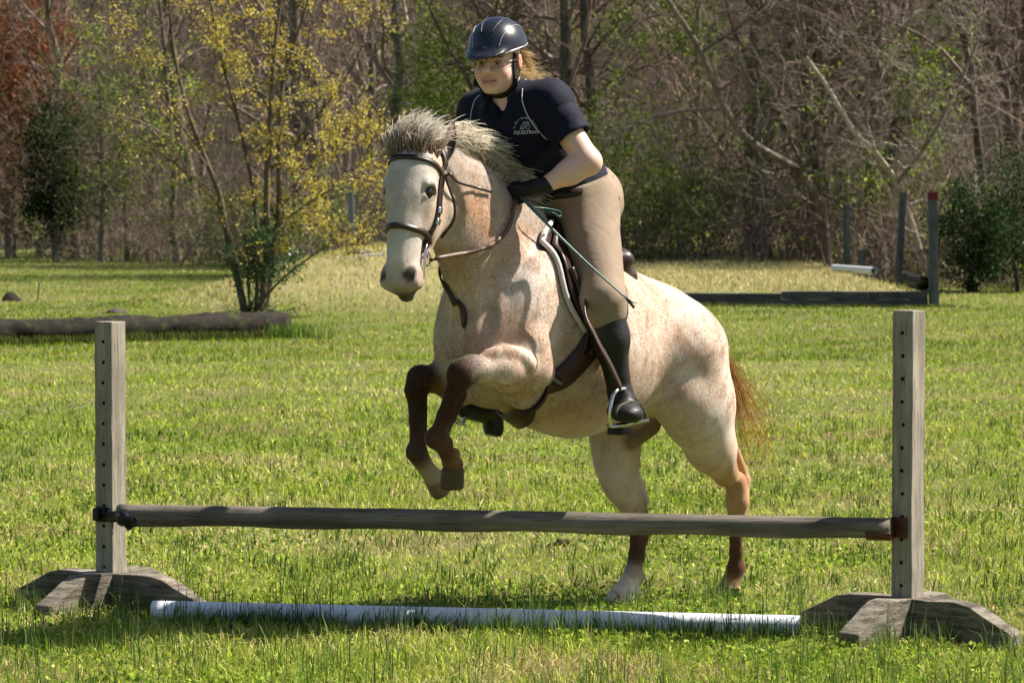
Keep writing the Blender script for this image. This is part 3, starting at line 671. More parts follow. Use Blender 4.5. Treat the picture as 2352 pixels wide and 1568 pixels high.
v_, f_, c_ = coat(175000, np.random.default_rng(31)); o = link('coat_hair', np_mesh('coat_hair', v_, f_, HAIR, smooth=False, cols=c_), horse); tag(o, kind='stuff')
# hooves
HORN = plain('hoof_horn', (.075, .05, .035), .5, .3, 0, .35, 45); HORNP = plain('pale_horn', (.20, .15, .11), .5, .3, 0, .25, 45)
def hoof(C, G, toe, r0, r1, mat):
    """coronet middle, ground middle, direction of the toe"""
    C, G = hworld(C), hworld(G); ax = G - C; L = np.linalg.norm(ax); ax /= L; tdir = (toe @ LOCF); tdir = tdir - ax * (tdir @ ax); tdir /= np.linalg.norm(tdir); sd = np.cross(ax, tdir); vs = []; n = 22
    for q, r in ((0, r0), (.06, r0 * 1.06), (.14, r0 * 1.04), (.82, r1), (.96, r1 * .95), (1.0, r1 * .80)):
        for k in range(n):
            a = 2 * math.pi * k / n; e = 1.12 if math.cos(a) > 0 else .86; vs.append(C + ax * L * q + (tdir * (math.cos(a) * e + .25 * q) + sd * math.sin(a)) * r)
    fs = [(i * n + k, i * n + (k + 1) % n, (i + 1) * n + (k + 1) % n, (i + 1) * n + k) for i in range(5) for k in range(n)] + [tuple(range(n - 1, -1, -1)), tuple(5 * n + k for k in range(n))]
    MB().add(vs, fs).build('hoof', mat, horse, bevel=0)
hoof(J(1041, 1076, .02), J(1040, 1124, .015), np.array([-.3, -.6, -.2]), .042, .047, HORN)
hoof(J(997, 1096, -.19), J(1020, 1130, -.197), np.array([-.5, -.7, -.3]), .040, .046, HORNP)
hoof(J(1432, 1356, -.068), J(1424, 1396, -.06), np.array([.9, 0, -.1]), .050, .062, plain('white_horn', (.62, .53, .43), .5, .3, 0, .2, 45))
hoof(J(1676, 1346, .095), J(1670, 1374, .09), np.array([.9, 0, -.1]), .044, .054, HORN)
# ---------------------------------------------------------------- tack
def leather(name, c, rough=.42):
    t = NT(name, rough, .4); n = t.noise(t.coord(), 90, 4); t.col(t.mix(n, tuple(x * .7 for x in c), tuple(x * 1.3 for x in c))); t.bump(t.noise(t.coord(), 400, 2), .15, .002); return t.m
LEA = leather('bridle_leather', (.030, .016, .011)); LEA2 = leather('saddle_leather', (.034, .016, .011), .38); REIN = leather('rein_leather', (.085, .045, .025), .45)
STEEL = plain('stirrup_steel', (.62, .63, .65), .18, .5, 1.0, .05); GIRTH = leather('girth_leather', (.050, .020, .015), .55)
def lstrap(name, pts, w, th, parent, mat, off=None, n=40, S=None, raw=False):
    """a strap laid along local points, pressed onto the horse"""
    P = spline(pts, n) if len(pts) < n else np.asarray(pts)
    P, g = snap(HS, P, (off if off is not None else th / 2)) if not raw else (P, None)
    if raw: g = snap(HS, P, 0)[1]
    return MB().strap(hworld(P), w, th, g @ LOCF).build(name, mat, parent)
bridle = empty('bridle', hworld(PO)); tag(bridle, 'dark brown leather bridle on the cream horse\'s head', 'bridle')
lstrap('headpiece', [hd(.10, .105, -.10), hd(.05, .10, -.125), hd(-.02, .06, -.15), hd(-.035, 0, -.155), hd(-.02, -.06, -.15), hd(.05, -.10, -.125), hd(.10, -.105, -.10)], .022, .006, bridle, LEA)
lstrap('browband', [hd(.075, .11, -.12), hd(.05, .095, -.06), hd(.035, .05, .01), hd(.032, 0, .03), hd(.035, -.05, .01), hd(.05, -.095, -.06), hd(.075, -.11, -.12)], .020, .007, bridle, LEA)
for s in (-1, 1):
    lstrap('cheekpiece', [hd(.06, .10 * s, -.105), hd(.13, .105 * s, -.10), hd(.22, .10 * s, -.105), hd(.32, .075 * s, -.10), hd(.375, .062 * s, -.098)], .018, .006, bridle, LEA)
    lstrap('noseband_strap', [hd(.06, .10 * s, -.125), hd(.14, .105 * s, -.118), hd(.22, .10 * s, -.12), hd(.30, .075 * s, -.09)], .013, .005, bridle, LEA)
    lstrap('throatlatch', [hd(.06, .10 * s, -.14), hd(.13, .10 * s, -.19), hd(.21, .075 * s, -.235), hd(.25, .03 * s, -.255)], .010, .005, bridle, LEA)
    for tt in (.20, .245): lstrap('buckle', [hd(tt, .115 * s, -.112), hd(tt + .022, .11 * s, -.112)], .024, .010, bridle, STEEL, n=4)
lstrap('noseband', [hd(.34, .02, -.16), hd(.325, .055, -.13), hd(.31, .08, -.06), hd(.305, .05, .0), hd(.30, 0, .02), hd(.305, -.05, .0), hd(.31, -.08, -.06), hd(.325, -.055, -.13), hd(.34, -.02, -.16)], .022, .007, bridle, LEA, n=60)
bitp = snap(HS, [hd(.395, .064, -.10)], .010)[0][0]; bitn = snap(HS, [hd(.395, -.064, -.10)], .010)[0][0]
for b_, s in ((bitp, 1), (bitn, -1)):
    m = MB().tube(hworld(np.array([b_ - HT * .062 - HN * .006, b_ - HT * .03, b_, b_ + HT * .03, b_ + HT * .085 - HN * .004])), [.003, .005, .0065, .005, .0035], 8)
    ring = [b_ + (HN * -.022) + (HT * math.cos(a) + HN * math.sin(a)) * .026 for a in np.linspace(0, 2 * math.pi, 18, endpoint=False)]
    m.tube(hworld(np.array(ring)), .0032, 6, closed=True); m.build('bit', STEEL, bridle)
r0 = hworld(bitp - HN * .045)
rein = clear(HS, spline([r0, hp(1008, 592, .085), hp(1045, 585, .09), hp(1090, 577, .095), hp(1130, 562, .10), hp(1158, 538, .105), hp(1174, 508, .11), hp(1183, 468, .11), hp(1196, 445, .10)], 56), .012, (LOCF, HO))
MB().strap(rein, .016, .005, HL * .8 + UP * .3).build('rein', REIN, bridle)
r1 = hworld(bitn - HN * .045)
rein2 = spline([r1, hw(.95, -.16, 1.40), hw(.78, -.2, 1.50), hw(.60, -.16, 1.66), hp(1166, 447, -.02)], 40)
MB().strap(rein2, .016, .005, HL).build('rein', REIN, bridle)
loose = clear(HS, spline([hworld(hd(.075, .108, -.13)), hp(1034, 400, .09), hp(1052, 418, .095), hp(1092, 430, .10), hp(1130, 441, .105)], 30), .008, (LOCF, HO))
MB().strap(loose, .011, .004, HL).build('strap_end', LEA, bridle)
# neck strap
neckstrap = empty('neck_strap', hworld(J(1075, 755, 0))); tag(neckstrap, 'dark leather neck strap looped low on the horse\'s chest', 'strap')
P = [J(1072, 752, .03), J(1058, 742, .02), J(1040, 715, .0), J(1029, 680, -.02), J(1024, 640, -.05), J(1030, 600, -.10)]
lstrap('strap', P, .022, .008, neckstrap, LEA, .006)
lstrap('strap', [J(1077, 748, .03), J(1070, 728, .02), J(1052, 712, .01), J(1034, 690, -.01), J(1026, 650, -.04)], .016, .006, neckstrap, LEA, .008)
lstrap('strap', [J(1030, 600, -.10), np.array([.62, -.20, 1.42]), np.array([.42, -.14, 1.55]), np.array([.36, 0, 1.60])], .018, .006, neckstrap, LEA, .006)
# saddle pad, saddle
def patch(name, front, back, parent, mat, off, thick, mirror=True, n=16, m=14):
    """leather sheet between two edges, pressed onto the barrel"""
    A = spline(front, n * 3); B = spline(back, n * 3); A = A[np.linspace(0, len(A) - 1, n).astype(int)]; B = B[np.linspace(0, len(B) - 1, n).astype(int)]
    for sg in ((1, -1) if mirror else (1,)):
        P = np.array([A[i] * (1 - q) + B[i] * q for i in range(n) for q in np.linspace(0, 1, m)]); P[:, 1] = np.abs(P[:, 1])
        P, g = snap(HS, P, off); P[:, 1] *= sg
        fs = [(i * m + k, i * m + k + 1, (i + 1) * m + k + 1, (i + 1) * m + k) for i in range(n - 1) for k in range(m - 1)]
        if sg < 0: fs = [f[::-1] for f in fs]
        o = link(name, np_mesh(name, hworld(P), fs, mat), parent); so = o.modifiers.new('thick', 'SOLIDIFY'); so.thickness = thick; so.offset = 0
    return A, B
FLEECE = NT('fleece', .9, .1); _n = FLEECE.noise(FLEECE.coord(), 300, 3); FLEECE.col(FLEECE.mix(_n, (.42, .39, .40), (.70, .66, .64))); FLEECE.bump(_n, .8, .006); FLEECE = FLEECE.m
pad = empty('saddle_pad', hw(0, 0, 1.42)); tag(pad, 'pale fleece edged saddle pad under the brown saddle', 'saddle pad')
fr = [np.array([.30, .05, 1.56]), J(1272, 548, .20), J(1288, 600, .24), J(1306, 675, .265), J(1342, 762, .275)]
bk = [np.array([-.22, .05, 1.38]), J(1412, 630, .2), J(1416, 690, .26), J(1410, 740, .28), J(1385, 778, .28)]
A, B = patch('pad_panel', fr, bk, pad, LEA2, .010, .010)
for sg in (1, -1):
    P, g = snap(HS, A * np.array([1, 1, 1]), .014); P[:, 1] *= sg; MB().tube(hworld(P), .011, 8).build('rolled_edge', FLEECE, pad)
saddle = empty('saddle', hw(0, 0, 1.46)); tag(saddle, 'brown leather jumping saddle under the rider', 'saddle')
fr = [np.array([.24, .07, 1.57]), J(1290, 560, .20), J(1304, 606, .25), J(1322, 680, .28), J(1350, 755, .29)]
bk = [np.array([-.10, .07, 1.44]), J(1425, 600, .22), J(1432, 680, .27), J(1425, 740, .29), J(1385, 785, .29)]
patch('flap', fr, bk, saddle, LEA2, .026, .007)
P, g = snap(HS, spline([J(1318, 612, .26), J(1338, 680, .28), J(1345, 745, .29)], 20), .036); MB().tube(hworld(P), .013, 8).build('knee_roll', LEA2, saddle)
SD = Solid(.03)
SD.cone((.24, 0, 1.565), (.20, 0, 1.545), .045, .05, k=.03, sq=(np.array([1, 0, 0.]), .7))
SD.cone((.20, 0, 1.51), (.0, 0, 1.445), .05, .055, k=.04); SD.cone((.0, 0, 1.445), (-.12, 0, 1.43), .055, .055, k=.04)
for s in (-1, 1):
    SD.cone((.0, .08 * s, 1.42), (-.12, .11 * s, 1.41), .05, .05, k=.04); SD.cone((.22, .07 * s, 1.52), (.05, .10 * s, 1.42), .035, .045, k=.03)
    SD.cone((-.15, 0, 1.475), (-.13, .14 * s, 1.42), .030, .028, k=.03)
    SD.cone((-.02, .10 * s, 1.36), (-.17, .11 * s, 1.345), .045, .045, k=.02)
v_, f_ = SD.mesh(.010); link('seat', np_mesh('seat', hworld(v_), f_, LEA2), saddle)
# girth
gp = [J(1368, 765, .275), J(1345, 812, .275), J(1310, 870, .265), J(1270, 925, .23), J(1225, 962, .16), J(1190, 975, .03), J(1170, 950, -.12), J(1190, 850, -.24)]
lstrap('girth', gp, .092, .012, saddle, GIRTH, .008, n=70)
lstrap('girth_edge', [p + np.array([.0, 0, .0]) for p in gp], .100, .006, saddle, LEA2, .006, n=70)
for dx in (0, 16): lstrap('billet', [J(1352 + dx, 720, .28), J(1350 + dx, 770, .285), J(1340 + dx, 815, .285)], .022, .005, saddle, LEA2, .020, n=12)
# stirrups
lea = spline([hw(.08, .20, 1.44), hp(1345, 700, .33), hp(1368, 772, .40), hp(1400, 835, .44), hp(1426, 892, .43)], 30)
st_l = MB().strap(lea, .027, .006, HL * .75 - HD * .2).build('stirrup_leather', leather('stirrup_strap', (.045, .022, .015), .45), saddle)
def iron(pts, bar, rubber):
    m = MB().tube(spline(pts, 40), .0085, 8, flat=None); m.tube(np.array(bar), 1.0, 4, flat=(.02, .006), up=UP); o = m.build('stirrup_iron', STEEL, saddle)
    if rubber is not None: MB().tube(spline(rubber, 20), .005, 6).build('release_band', plain('rubber', (.02, .017, .015), .6), o)
ip = lambda x, y: hp(x, y, .40)
iron([ip(1446, 896), ip(1436, 893), ip(1418, 896), ip(1408, 908), ip(1402, 932), ip(1401, 958), ip(1404, 978)], [ip(1401, 979), ip(1440, 972), ip(1482, 965)], [ip(1442, 894), ip(1458, 915), ip(1479, 944), ip(1482, 964)])
rp = lambda x, y: hp(x, y, -.36)
iron([rp(1042, 905), rp(1062, 903), rp(1073, 918), rp(1070, 950), rp(1062, 975)], [rp(1062, 975), rp(1048, 970), rp(1034, 955)], None)
MB().strap(spline([hw(.08, -.20, 1.44), hw(.16, -.34, 1.15), rp(1052, 903)], 20), .027, .006, HL).build('stirrup_leather', LEA2, saddle)
# ---------------------------------------------------------------- rider
def unit_(v): return v / np.linalg.norm(v)
SKIN = (.70, .47, .385); SKINM = (.66, .40, .32)
RS = Solid(.03)                                                     # whole body
TN, TC, TW, TP = hp(1166, 226, 0), hp(1192, 300, 0), hp(1262, 392, 0), hp(1338, 452, 0)
_ax = (TN - TP) / np.linalg.norm(TN - TP); DEP = np.cross(_ax, HL); DEP /= np.linalg.norm(DEP)
SHL, SHR = hp(1262, 238, .165), hp(1104, 262, -.165)
ELL, WRL = hp(1352, 372, .33), hp(1246, 428, .19)
ELR, WRR = hp(1120, 390, -.34), hp(1150, 440, -.12)
HIPL, HIPR = hp(1346, 462, .10), hp(1308, 472, -.10)
KNL, KNR = hp(1385, 688, .335), hw(.30, -.33, 1.10)
ANL, ANR = hp(1424, 900, .36), hw(.12, -.37, .83)
TOL, TOR = hp(1441, 952, .385), hw(.36, -.40, .80)
def body(S, g=0.0, torso=True):
    S.cone(TC, TW, .150 + g, .128 + g, SKIN, .06, (DEP, .76)); S.cone(TW, TP, .128 + g, .165 + g, SKIN, .06, (DEP, .78)); S.cone(TN - _ax * .03, TC, .10 + g, .150 + g, SKIN, .06, (DEP, .74))
    S.cone(SHL, SHR, .066 + g, .066 + g, SKIN, .06)
    for s in (-1, 1): S.ell(TC + HL * .072 * s - DEP * -.0 - _ax * .03 + np.cross(HL, _ax) * .085, (.065, .065, .055), None, SKIN, .05)
def arms(S, g=0.0):
    S.cone(SHL, ELL, .062 + g, .047 + g, SKIN, .04); S.cone(ELL, ELL * .6 + WRL * .4, .047 + g, .047 + g, SKIN, .03); S.cone(ELL * .6 + WRL * .4, WRL, .047 + g, .029 + g, SKIN, .03)
    S.cone(SHR, ELR, .062 + g, .047 + g, SKIN, .04); S.cone(ELR, WRR, .047 + g, .029 + g, SKIN, .03)
def legs(S, g=0.0):
    S.cone(HIPL, KNL, .105 + g, .066 + g, SKIN, .05); S.cone(HIPR, KNR, .105 + g, .066 + g, SKIN, .05)
    S.cone(HIPL - HD * .0 - HL * .02, HIPR - HD * .02 + HL * .02, .112 + g, .112 + g, SKIN, .06)
    S.cone(KNL, ANL, .060 + g, .038 + g, SKIN, .03); S.cone(KNR, ANR, .060 + g, .038 + g, SKIN, .03)
    S.cone(ANL, TOL, .036 + g, .030 + g, SKIN, .03); S.cone(ANR, TOR, .036 + g, .030 + g, SKIN, .03)
# head frame
HC = hp(1142, 136, 0.0); _hh = math.radians(69); _pt = math.radians(7)
FH = np.array([-math.cos(_hh), -math.sin(_hh), 0]); FF = FH * math.cos(_pt) - UP * math.sin(_pt); FL = np.array([math.sin(_hh), -math.cos(_hh), 0]); FU = np.cross(FF, FL)
if FU[2] < 0: FU = -FU
KH = 1.10
def fc(f, l, u): return HC + (FF * f + FL * l + FU * u) * KH
FR = np.stack([FF, FL, FU])
def head(S):
    E = lambda c, r, col=SKIN, k=.02, op=1: S.ell(fc(*c), np.array(r) * KH, FR, col if op == 1 else None, k, op)
    Cn = lambda a, b, ra, rb, col=SKIN, k=.015, op=1: S.cone(fc(*a), fc(*b), ra * KH, rb * KH, col, k, None, op)
    E((-.01, 0, .035), (.095, .076, .085)); E((.026, 0, -.038), (.062, .065, .078), k=.03)
    E((.042, 0, -.070), (.044, .050, .040), k=.03); Cn((.070, -.012, -.098), (.070, .012, -.098), .017, .017, k=.02)
    for s in (-1, 1):
        E((.058, .036 * s, -.042), (.026, .026, .028), SKINM, .02); E((-.005, .055 * s, -.065), (.035, .014, .035), k=.03)
        Cn((.082, .012 * s, .010), (.072, .048 * s, .007), .010, .010, k=.010)
        E((.086, .031 * s, -.007), (.014, .018, .010), op=-1, k=.008)
        Cn((.075, .018 * s, -.0015), (.071, .045 * s, -.002), .009, .008, k=.005); Cn((.075, .019 * s, -.016), (.071, .044 * s, -.016), .0075, .007, k=.006)
        Cn((.094, .012 * s, -.040), (.090, .013 * s, -.042), .0085, .008, SKINM, .006)
        E((-.012, .079 * s, -.012), (.018, .008, .030), (.60, .27, .20), .006); E((-.006, .090 * s, -.010), (.010, .006, .018), op=-1, k=.005)
    Cn((.086, 0, .008), (.112, 0, -.032), .0080, .0115, k=.010); Cn((.103, 0, -.036), (.098, 0, -.043), .0115, .008, SKINM, .008)
    Cn((.086, -.018, -.066), (.091, 0, -.063), .0055, .007, (.40, .17, .15), .005); Cn((.091, 0, -.063), (.086, .018, -.066), .007, .0055, (.42, .19, .16), .006)
    Cn((.084, -.014, -.077), (.084, .014, -.077), .0075, .0075, (.45, .22, .18), .008)
    Cn((.0945, -.020, -.0700), (.0965, 0, -.0690), .0030, .0030, op=-1, k=.003); Cn((.0965, 0, -.0690), (.0945, .020, -.0700), .0030, .0030, op=-1, k=.003)
body(RS, -.008); arms(RS); legs(RS, -.02); head(RS)
RS.cone(fc(-.015, 0, -.05), TN - _ax * .02, .056, .062, SKIN, .03)
v_, f_ = RS.mesh(.0050, smooth=0); c_ = RS.colours(v_, .006)
def paint(P, c, ctr, r, colr, amt, soft=.6):
    d = np.linalg.norm((P - ctr) / r, axis=1); w = np.clip((1 - d) / soft, 0, 1)[:, None] * amt; return c * (1 - w) + np.array(colr) * w
for s in (-1, 1):
    for q in np.linspace(0, 1, 6): c_ = paint(v_, c_, fc(.092, (.014 + .034 * q) * s, .012 + .004 * math.sin(q * 3)), .0085, (.22, .12, .07), .8)
    c_ = paint(v_, c_, fc(.09, .030 * s, -.010), .019, (.36, .18, .14), .7); c_ = paint(v_, c_, fc(.07, .042 * s, -.04), .035, (.62, .29, .23), .5, 1)
def fsurf(l, u):
    f = np.linspace(.14, .03, 111); d = RS.value(np.array([fc(x, l, u) for x in f]), HEADP); return fc(f[np.argmax(d < 0)], l, u)
HEADP = [q for q in RS.p if RS.dist(q, HC[None])[0] < .2]
for q in np.linspace(-1, 1, 13): c_ = paint(v_, c_, fsurf(.023 * q, -.0640 - .002 * q * q), .0075, (.52, .24, .21), .75); c_ = paint(v_, c_, fsurf(.021 * q, -.0780 + .003 * q * q), .0080, (.54, .26, .23), .75)
for q in np.linspace(-1, 1, 17): c_ = paint(v_, c_, fsurf(.0255 * q, -.0702 + .0015 * q), .0042, (.14, .045, .04), 1.0)
for s in (-1, 1):
    for q in np.linspace(0, 1, 9): c_ = paint(v_, c_, fsurf((.013 + .036 * q) * s, .011 + .004 * math.sin(q * 3)), .0062, (.22, .12, .07), .85)
    for q in np.linspace(0, 1, 7): c_ = paint(v_, c_, fsurf((.018 + .027 * q) * s, -.0035 + .002 * math.sin(q * 3)), .0045, (.10, .05, .04), .9)
    c_ = paint(v_, c_, fsurf(.0095 * s, -.0475), .0050, (.16, .06, .05), .95)
t = NT('skin', .5, .35); n = t.noise(t.coord(), 55, 4); a = t.attr('Col').outputs[0]
t.col(t.mix(n, t.mix(1.0, a, (.92, .88, .86), 'MULTIPLY'), t.mix(1.0, a, (1.1, 1.06, 1.04), 'MULTIPLY'))); SKINMAT = t.m
person = link('person', np_mesh('person', v_, f_, SKINMAT, cols=c_))
tag(person, 'rider in navy polo shirt, tan breeches and black helmet leaning over the horse\'s neck', 'person')
EYEW = plain('eye_white', (.30, .26, .25), .2, .5); IRIS = plain('iris', (.05, .045, .04), .15, .5)
for s in (-1, 1):
    e = MB().add(*ball(fc(.0675, .0315 * s, -.0085), .0112 * KH)).build('eye', EYEW, person); MB().add(*ball(fc(.0742, .0305 * s, -.0088), .0060 * KH)).build('iris', IRIS, e)
# glasses
GL = plain('spectacle_wire', (.35, .30, .28), .25, .5, .9)
m = MB()
for s in (-1, 1):
    m.tube(np.array([fc(.094 - .10 * (abs(.034 + .024 * math.cos(a)) - .01) ** 1.2, (.034 + .024 * math.cos(a)) * s, -.010 + .015 * math.sin(a)) for a in np.linspace(0, 2 * math.pi, 22, endpoint=False)]), .0013, 5, closed=True)
    m.tube(np.array([fc(.086, .058 * s, -.004), fc(.06, .075 * s, -.002), fc(.0, .084 * s, .0)]), .0014, 5)
m.tube(np.array([fc(.097, -.010, -.007), fc(.104, 0, -.005), fc(.097, .010, -.007)]), .0012, 5); m.build('glasses', GL, person)
# ------------- clothes
def cloth(name, c, rough=.8, nscale=30, bstr=.25, bd=.01, fine=500, sheen=.2):
    t = NT(name, rough, .2); v = t.coord(); n = t.noise(v, nscale, 3, .5, .6); w = t.noise(v, fine, 2)
    t.col(t.mix(w, tuple(x * .75 for x in c), tuple(x * 1.25 for x in c))); t.bump(n, bstr, bd); t.b.inputs['Sheen Weight'].default_value = sheen; return t.m
def folds(P, amp, ph):
    """cloth folds: warped ripples across the body"""
    a = (P - TW) @ _ax; b = (P - TW) @ HL; c = P[:, 2]
    w = np.sin(38 * a + 22 * b + 1.7 * np.sin(17 * b + ph) + 2.1 * np.sin(11 * c + ph)) * .5 + np.sin(55 * a - 30 * b + 2 * np.sin(23 * c + ph) + ph) * .3 + np.sin(21 * b + 33 * c + 2 * np.sin(13 * a)) * .4
    d = P - (TW + _ax * np.clip(a, -.6, .4)[:, None]); d /= np.linalg.norm(d, axis=1)[:, None] + 1e-6
    return P + d * (amp * np.tanh(w * 1.2))[:, None]
NAVY = cloth('navy_cotton', (.0042, .0050, .0175), .8, 16, .35, .015, sheen=.03); KHAKI = cloth('tan_breeches', (.265, .20, .145), .8, 14, .30, .014, sheen=.0)
T = Solid(.03); body(T, .014); T.cone(TW, TP * .7 + TW * .3, .148, .150, k=.05, sq=(DEP, .80)); 
T.cone(SHL + UP * .004, SHL + (ELL - SHL) * .25, .078, .070, k=.05); T.cone(SHR + UP * .004, SHR + (ELR - SHR) * .25, .078, .070, k=.05)
NECKC = TN + _ax * .012 + FH * .01
VB = snap(T, [hp(1156, 280, .03)], .0)[0][0]; VT = TN + FH * .078 + UP * .035 + FL * .004
for _q in np.linspace(0, .9, 7): T.cone(VT + (VB - VT) * _q, VT + (VB - VT) * (_q + .1), .046 * (1 - _q) + .004, .046 * (.9 - _q) + .004, None, .004, (FH, 1.0), -1)
T.cone(TN + _ax * .01, TN + _ax * .12, .064, .070, None, .004, None, -1)
T.half(TP * .62 + TW * .38, -_ax)
# V opening at the throat
vfront = hp(1152, 250, .0)
v_, f_ = T.mesh(.0065, smooth=1)
keepv = np.ones(len(v_), bool)
_n = np.cross(HL, _ax)
fk = f_[keepv[f_].all(1)]
shirt = link('polo_shirt', np_mesh('polo_shirt', folds(v_, .0045, 1), fk, NAVY), person); so = shirt.modifiers.new('thick', 'SOLIDIFY'); so.thickness = .004; so.offset = 1
for A_, B_ in ((SHL, ELL), (SHR, ELR)):
    Q = Solid(.03); dd = (B_ - A_); Q.cone(A_ + UP * .004, A_ + dd * .30, .079, .078, k=.03); Q.cone(A_ + dd * .30, A_ + dd * .75, .078, .083, k=.03); Q.half(A_ + dd * .60, dd, .003); Q.cone(A_ + dd * .30, A_ + dd * .9, .064, .068, k=.004, op=-1)
    sv, sf = Q.mesh(.006, smooth=1); link('sleeve', np_mesh('sleeve', folds(sv, .003, 3), sf, NAVY), shirt)
# collar: two wings
def surf(S, P, off): return snap(S, np.array(P), off)
def polyl(name, pts, mat, parent, w=.0035, S=None, off=.004, n=30):
    P, g = surf(S, spline(pts, n), off); return MB().strap(P, w, .002, g).build(name, mat, parent)
PIPE = plain('piping', (.55, .55, .60), .7)
polyl('piping', [hp(1207, 188, .06), hp(1204, 215, .09), hp(1212, 250, .12), hp(1228, 285, .14), hp(1254, 307, .16)], PIPE, shirt, S=T)
polyl('piping', [hp(1216, 184, .05), hp(1234, 205, .10), hp(1250, 225, .13)], PIPE, shirt, S=T)
polyl('piping', [hp(1275, 205, .15), hp(1292, 222, .19), hp(1304, 236, .22)], PIPE, shirt, S=T)
polyl('piping', [hp(1116, 222, -.07), hp(1105, 240, -.11), hp(1094, 275, -.13), hp(1092, 300, -.13)], PIPE, shirt, S=T)
COLM = cloth('navy_collar', (.007, .008, .02), .7, 30, .2, sheen=.05)
for s in (-1, 1):
    ring = []; 
    for q in np.linspace(0, 1, 12):
        a = math.radians(180 - 150 * q) * s                           # from nape round to the front
        base = NECKC + (FH * math.cos(a) + FL * math.sin(a)) * .066 - UP * (.045 * q)
        top = NECKC + (FH * math.cos(a) + FL * math.sin(a)) * .064 + UP * (.045 - .05 * q)
        out = NECKC + (FH * math.cos(a) + FL * math.sin(a)) * (.088 + .018 * q) + UP * (.008 - .065 * q)
        if q == 1: out = out - UP * .03
        ring += [base, top, out]
    fs = [(i * 3 + k, i * 3 + k + 1, (i + 1) * 3 + k + 1, (i + 1) * 3 + k) for i in range(11) for k in range(2)]
    o = link('collar', np_mesh('collar', np.array(ring), fs, COLM), shirt); so = o.modifiers.new('thick', 'SOLIDIFY'); so.thickness = .004
# emblem on the chest
def flat_text(body, size, depth=0.0, spacing=1.0):
    cu = bpy.data.curves.new('txt', 'FONT'); cu.body = body; cu.size = size; cu.align_x = 'CENTER'; cu.align_y = 'CENTER'; cu.resolution_u = 2; cu.space_character = spacing
    o = bpy.data.objects.new('txt', cu); COL.objects.link(o); dg = bpy.context.evaluated_depsgraph_get(); me = bpy.data.meshes.new_from_object(o.evaluated_get(dg))
    v = np.array([x.co[:] for x in me.vertices]); f = [tuple(p.vertices) for p in me.polygons]; bpy.data.objects.remove(o); bpy.data.curves.remove(cu); bpy.data.meshes.remove(me); return v, f
LC = surf(T, [hp(1206, 296, .09)], .0)[0][0]; _gn = surf(T, [LC], 0)[1][0]
LX = FL - _gn * (FL @ _gn); LX /= np.linalg.norm(LX); LY = np.cross(_gn, LX); LY = LY if LY[2] > 0 else -LY
def emblem(v, f, m, arc=None):
    P = LC + LX * v[:, :1] + LY * v[:, 1:2]; P, g = surf(T, P, .0062); m.add(P, f)
m = MB(); v, f = flat_text('EQUESTRIAN', .0155); v = v[:, :2]; v[:, 0] *= .092 / (v[:, 0].max() - v[:, 0].min()); v[:, 1] = v[:, 1] * 1.15 - .012; emblem(v, f, m)
txt = "St. Mary's College of Maryland"; n = len(txt)
for i, ch in enumerate(txt):
    if ch == ' ': continue
    v, f = flat_text(ch, .009); v = v[:, :2]
    if not len(v): continue
    a = math.radians(172 - 164 * i / (n - 1)); cs, sn = math.cos(a - math.pi / 2), math.sin(a - math.pi / 2)
    v = np.stack([v[:, 0] * cs - v[:, 1] * sn + math.cos(a) * .044, v[:, 0] * sn + v[:, 1] * cs + math.sin(a) * .044], 1); emblem(v, f, m)
for q in ([(-.022, .0), (-.016, .014), (-.006, .020), (.004, .022), (.012, .018), (.016, .008), (.010, .0), (.002, .004), (-.002, .010)], [(-.012, -.002), (-.008, .008), (0, .014), (.008, .012)], [(.004, .022), (.006, .030), (.011, .028), (.012, .018)], [(-.006, .020), (-.010, .027), (-.003, .03), (.004, .022)], [(-.02, .0), (-.012, .006), (-.006, .002)]):
    P, g = surf(T, [LC + LX * a + LY * b for a, b in q], .0065); m.tube(P, .0009, 4)
EMB = plain('emblem_thread', (.62, .63, .78), .7); m.build('chest_emblem', EMB, shirt, smooth=False)
b_ = surf(T, [hp(1184, 317, .0)], .006)[0][0]; MB().add(*ball(b_, .005, 6)).build('button', plain('shirt_button', (.5, .5, .42), .4), shirt)
# breeches
S = Solid(.03); legs(S, .010); S.cone(TW * .85 + TP * .15, TP, .162, .168, k=.06, sq=(DEP, .86))
S.cone(HIPL, KNL, .114, .077, k=.05); S.cone(HIPR, KNR, .122, .078, k=.05); S.cone(KNL, KNL + (ANL - KNL) * .14, .082, .076, k=.03); S.cone(KNR, KNR + (ANR - KNR) * .12, .078, .07, k=.03)
WAISTN = unit_(_ax * .45 + UP); WAISTP = hp(1300, 424, .08); S.half(WAISTP, WAISTN)
BS = S; v_, f_ = S.mesh(.008, smooth=1)
def below(P, kn, an, fr): d = (an - kn); return ((P - kn) @ d) / (d @ d) > fr
kv = ~(below(v_, KNL, ANL, .38) & (np.linalg.norm(v_ - (KNL + ANL) / 2, axis=1) < .4)) & ~(below(v_, KNR, ANR, .38) & (np.linalg.norm(v_ - (KNR + ANR) / 2, axis=1) < .4))
breeches = link('breeches', np_mesh('breeches', folds(v_, .0065, 2), f_[kv[f_].all(1)], KHAKI), person)
SEAM = plain('seam', (.10, .065, .04), .8)
polyl('seam', [hp(1392, 430, .13), hp(1400, 500, .2), hp(1414, 580, .25), hp(1416, 650, .3), hp(1424, 690, .32)], SEAM, breeches, .003, BS, .001)
polyl('seam', [hp(1310, 425, .12), hp(1345, 428, .13), hp(1385, 428, .13)], SEAM, breeches, .003, BS, .001)
polyl('seam', [hp(1285, 520, .05), hp(1330, 480, .10), hp(1395, 470, .15)], SEAM, breeches, .0025, BS, .0)
BELT = leather('belt_leather', (.02, .014, .012)); wc = WAISTP - HL * .08 + HD * -.03
bel = []
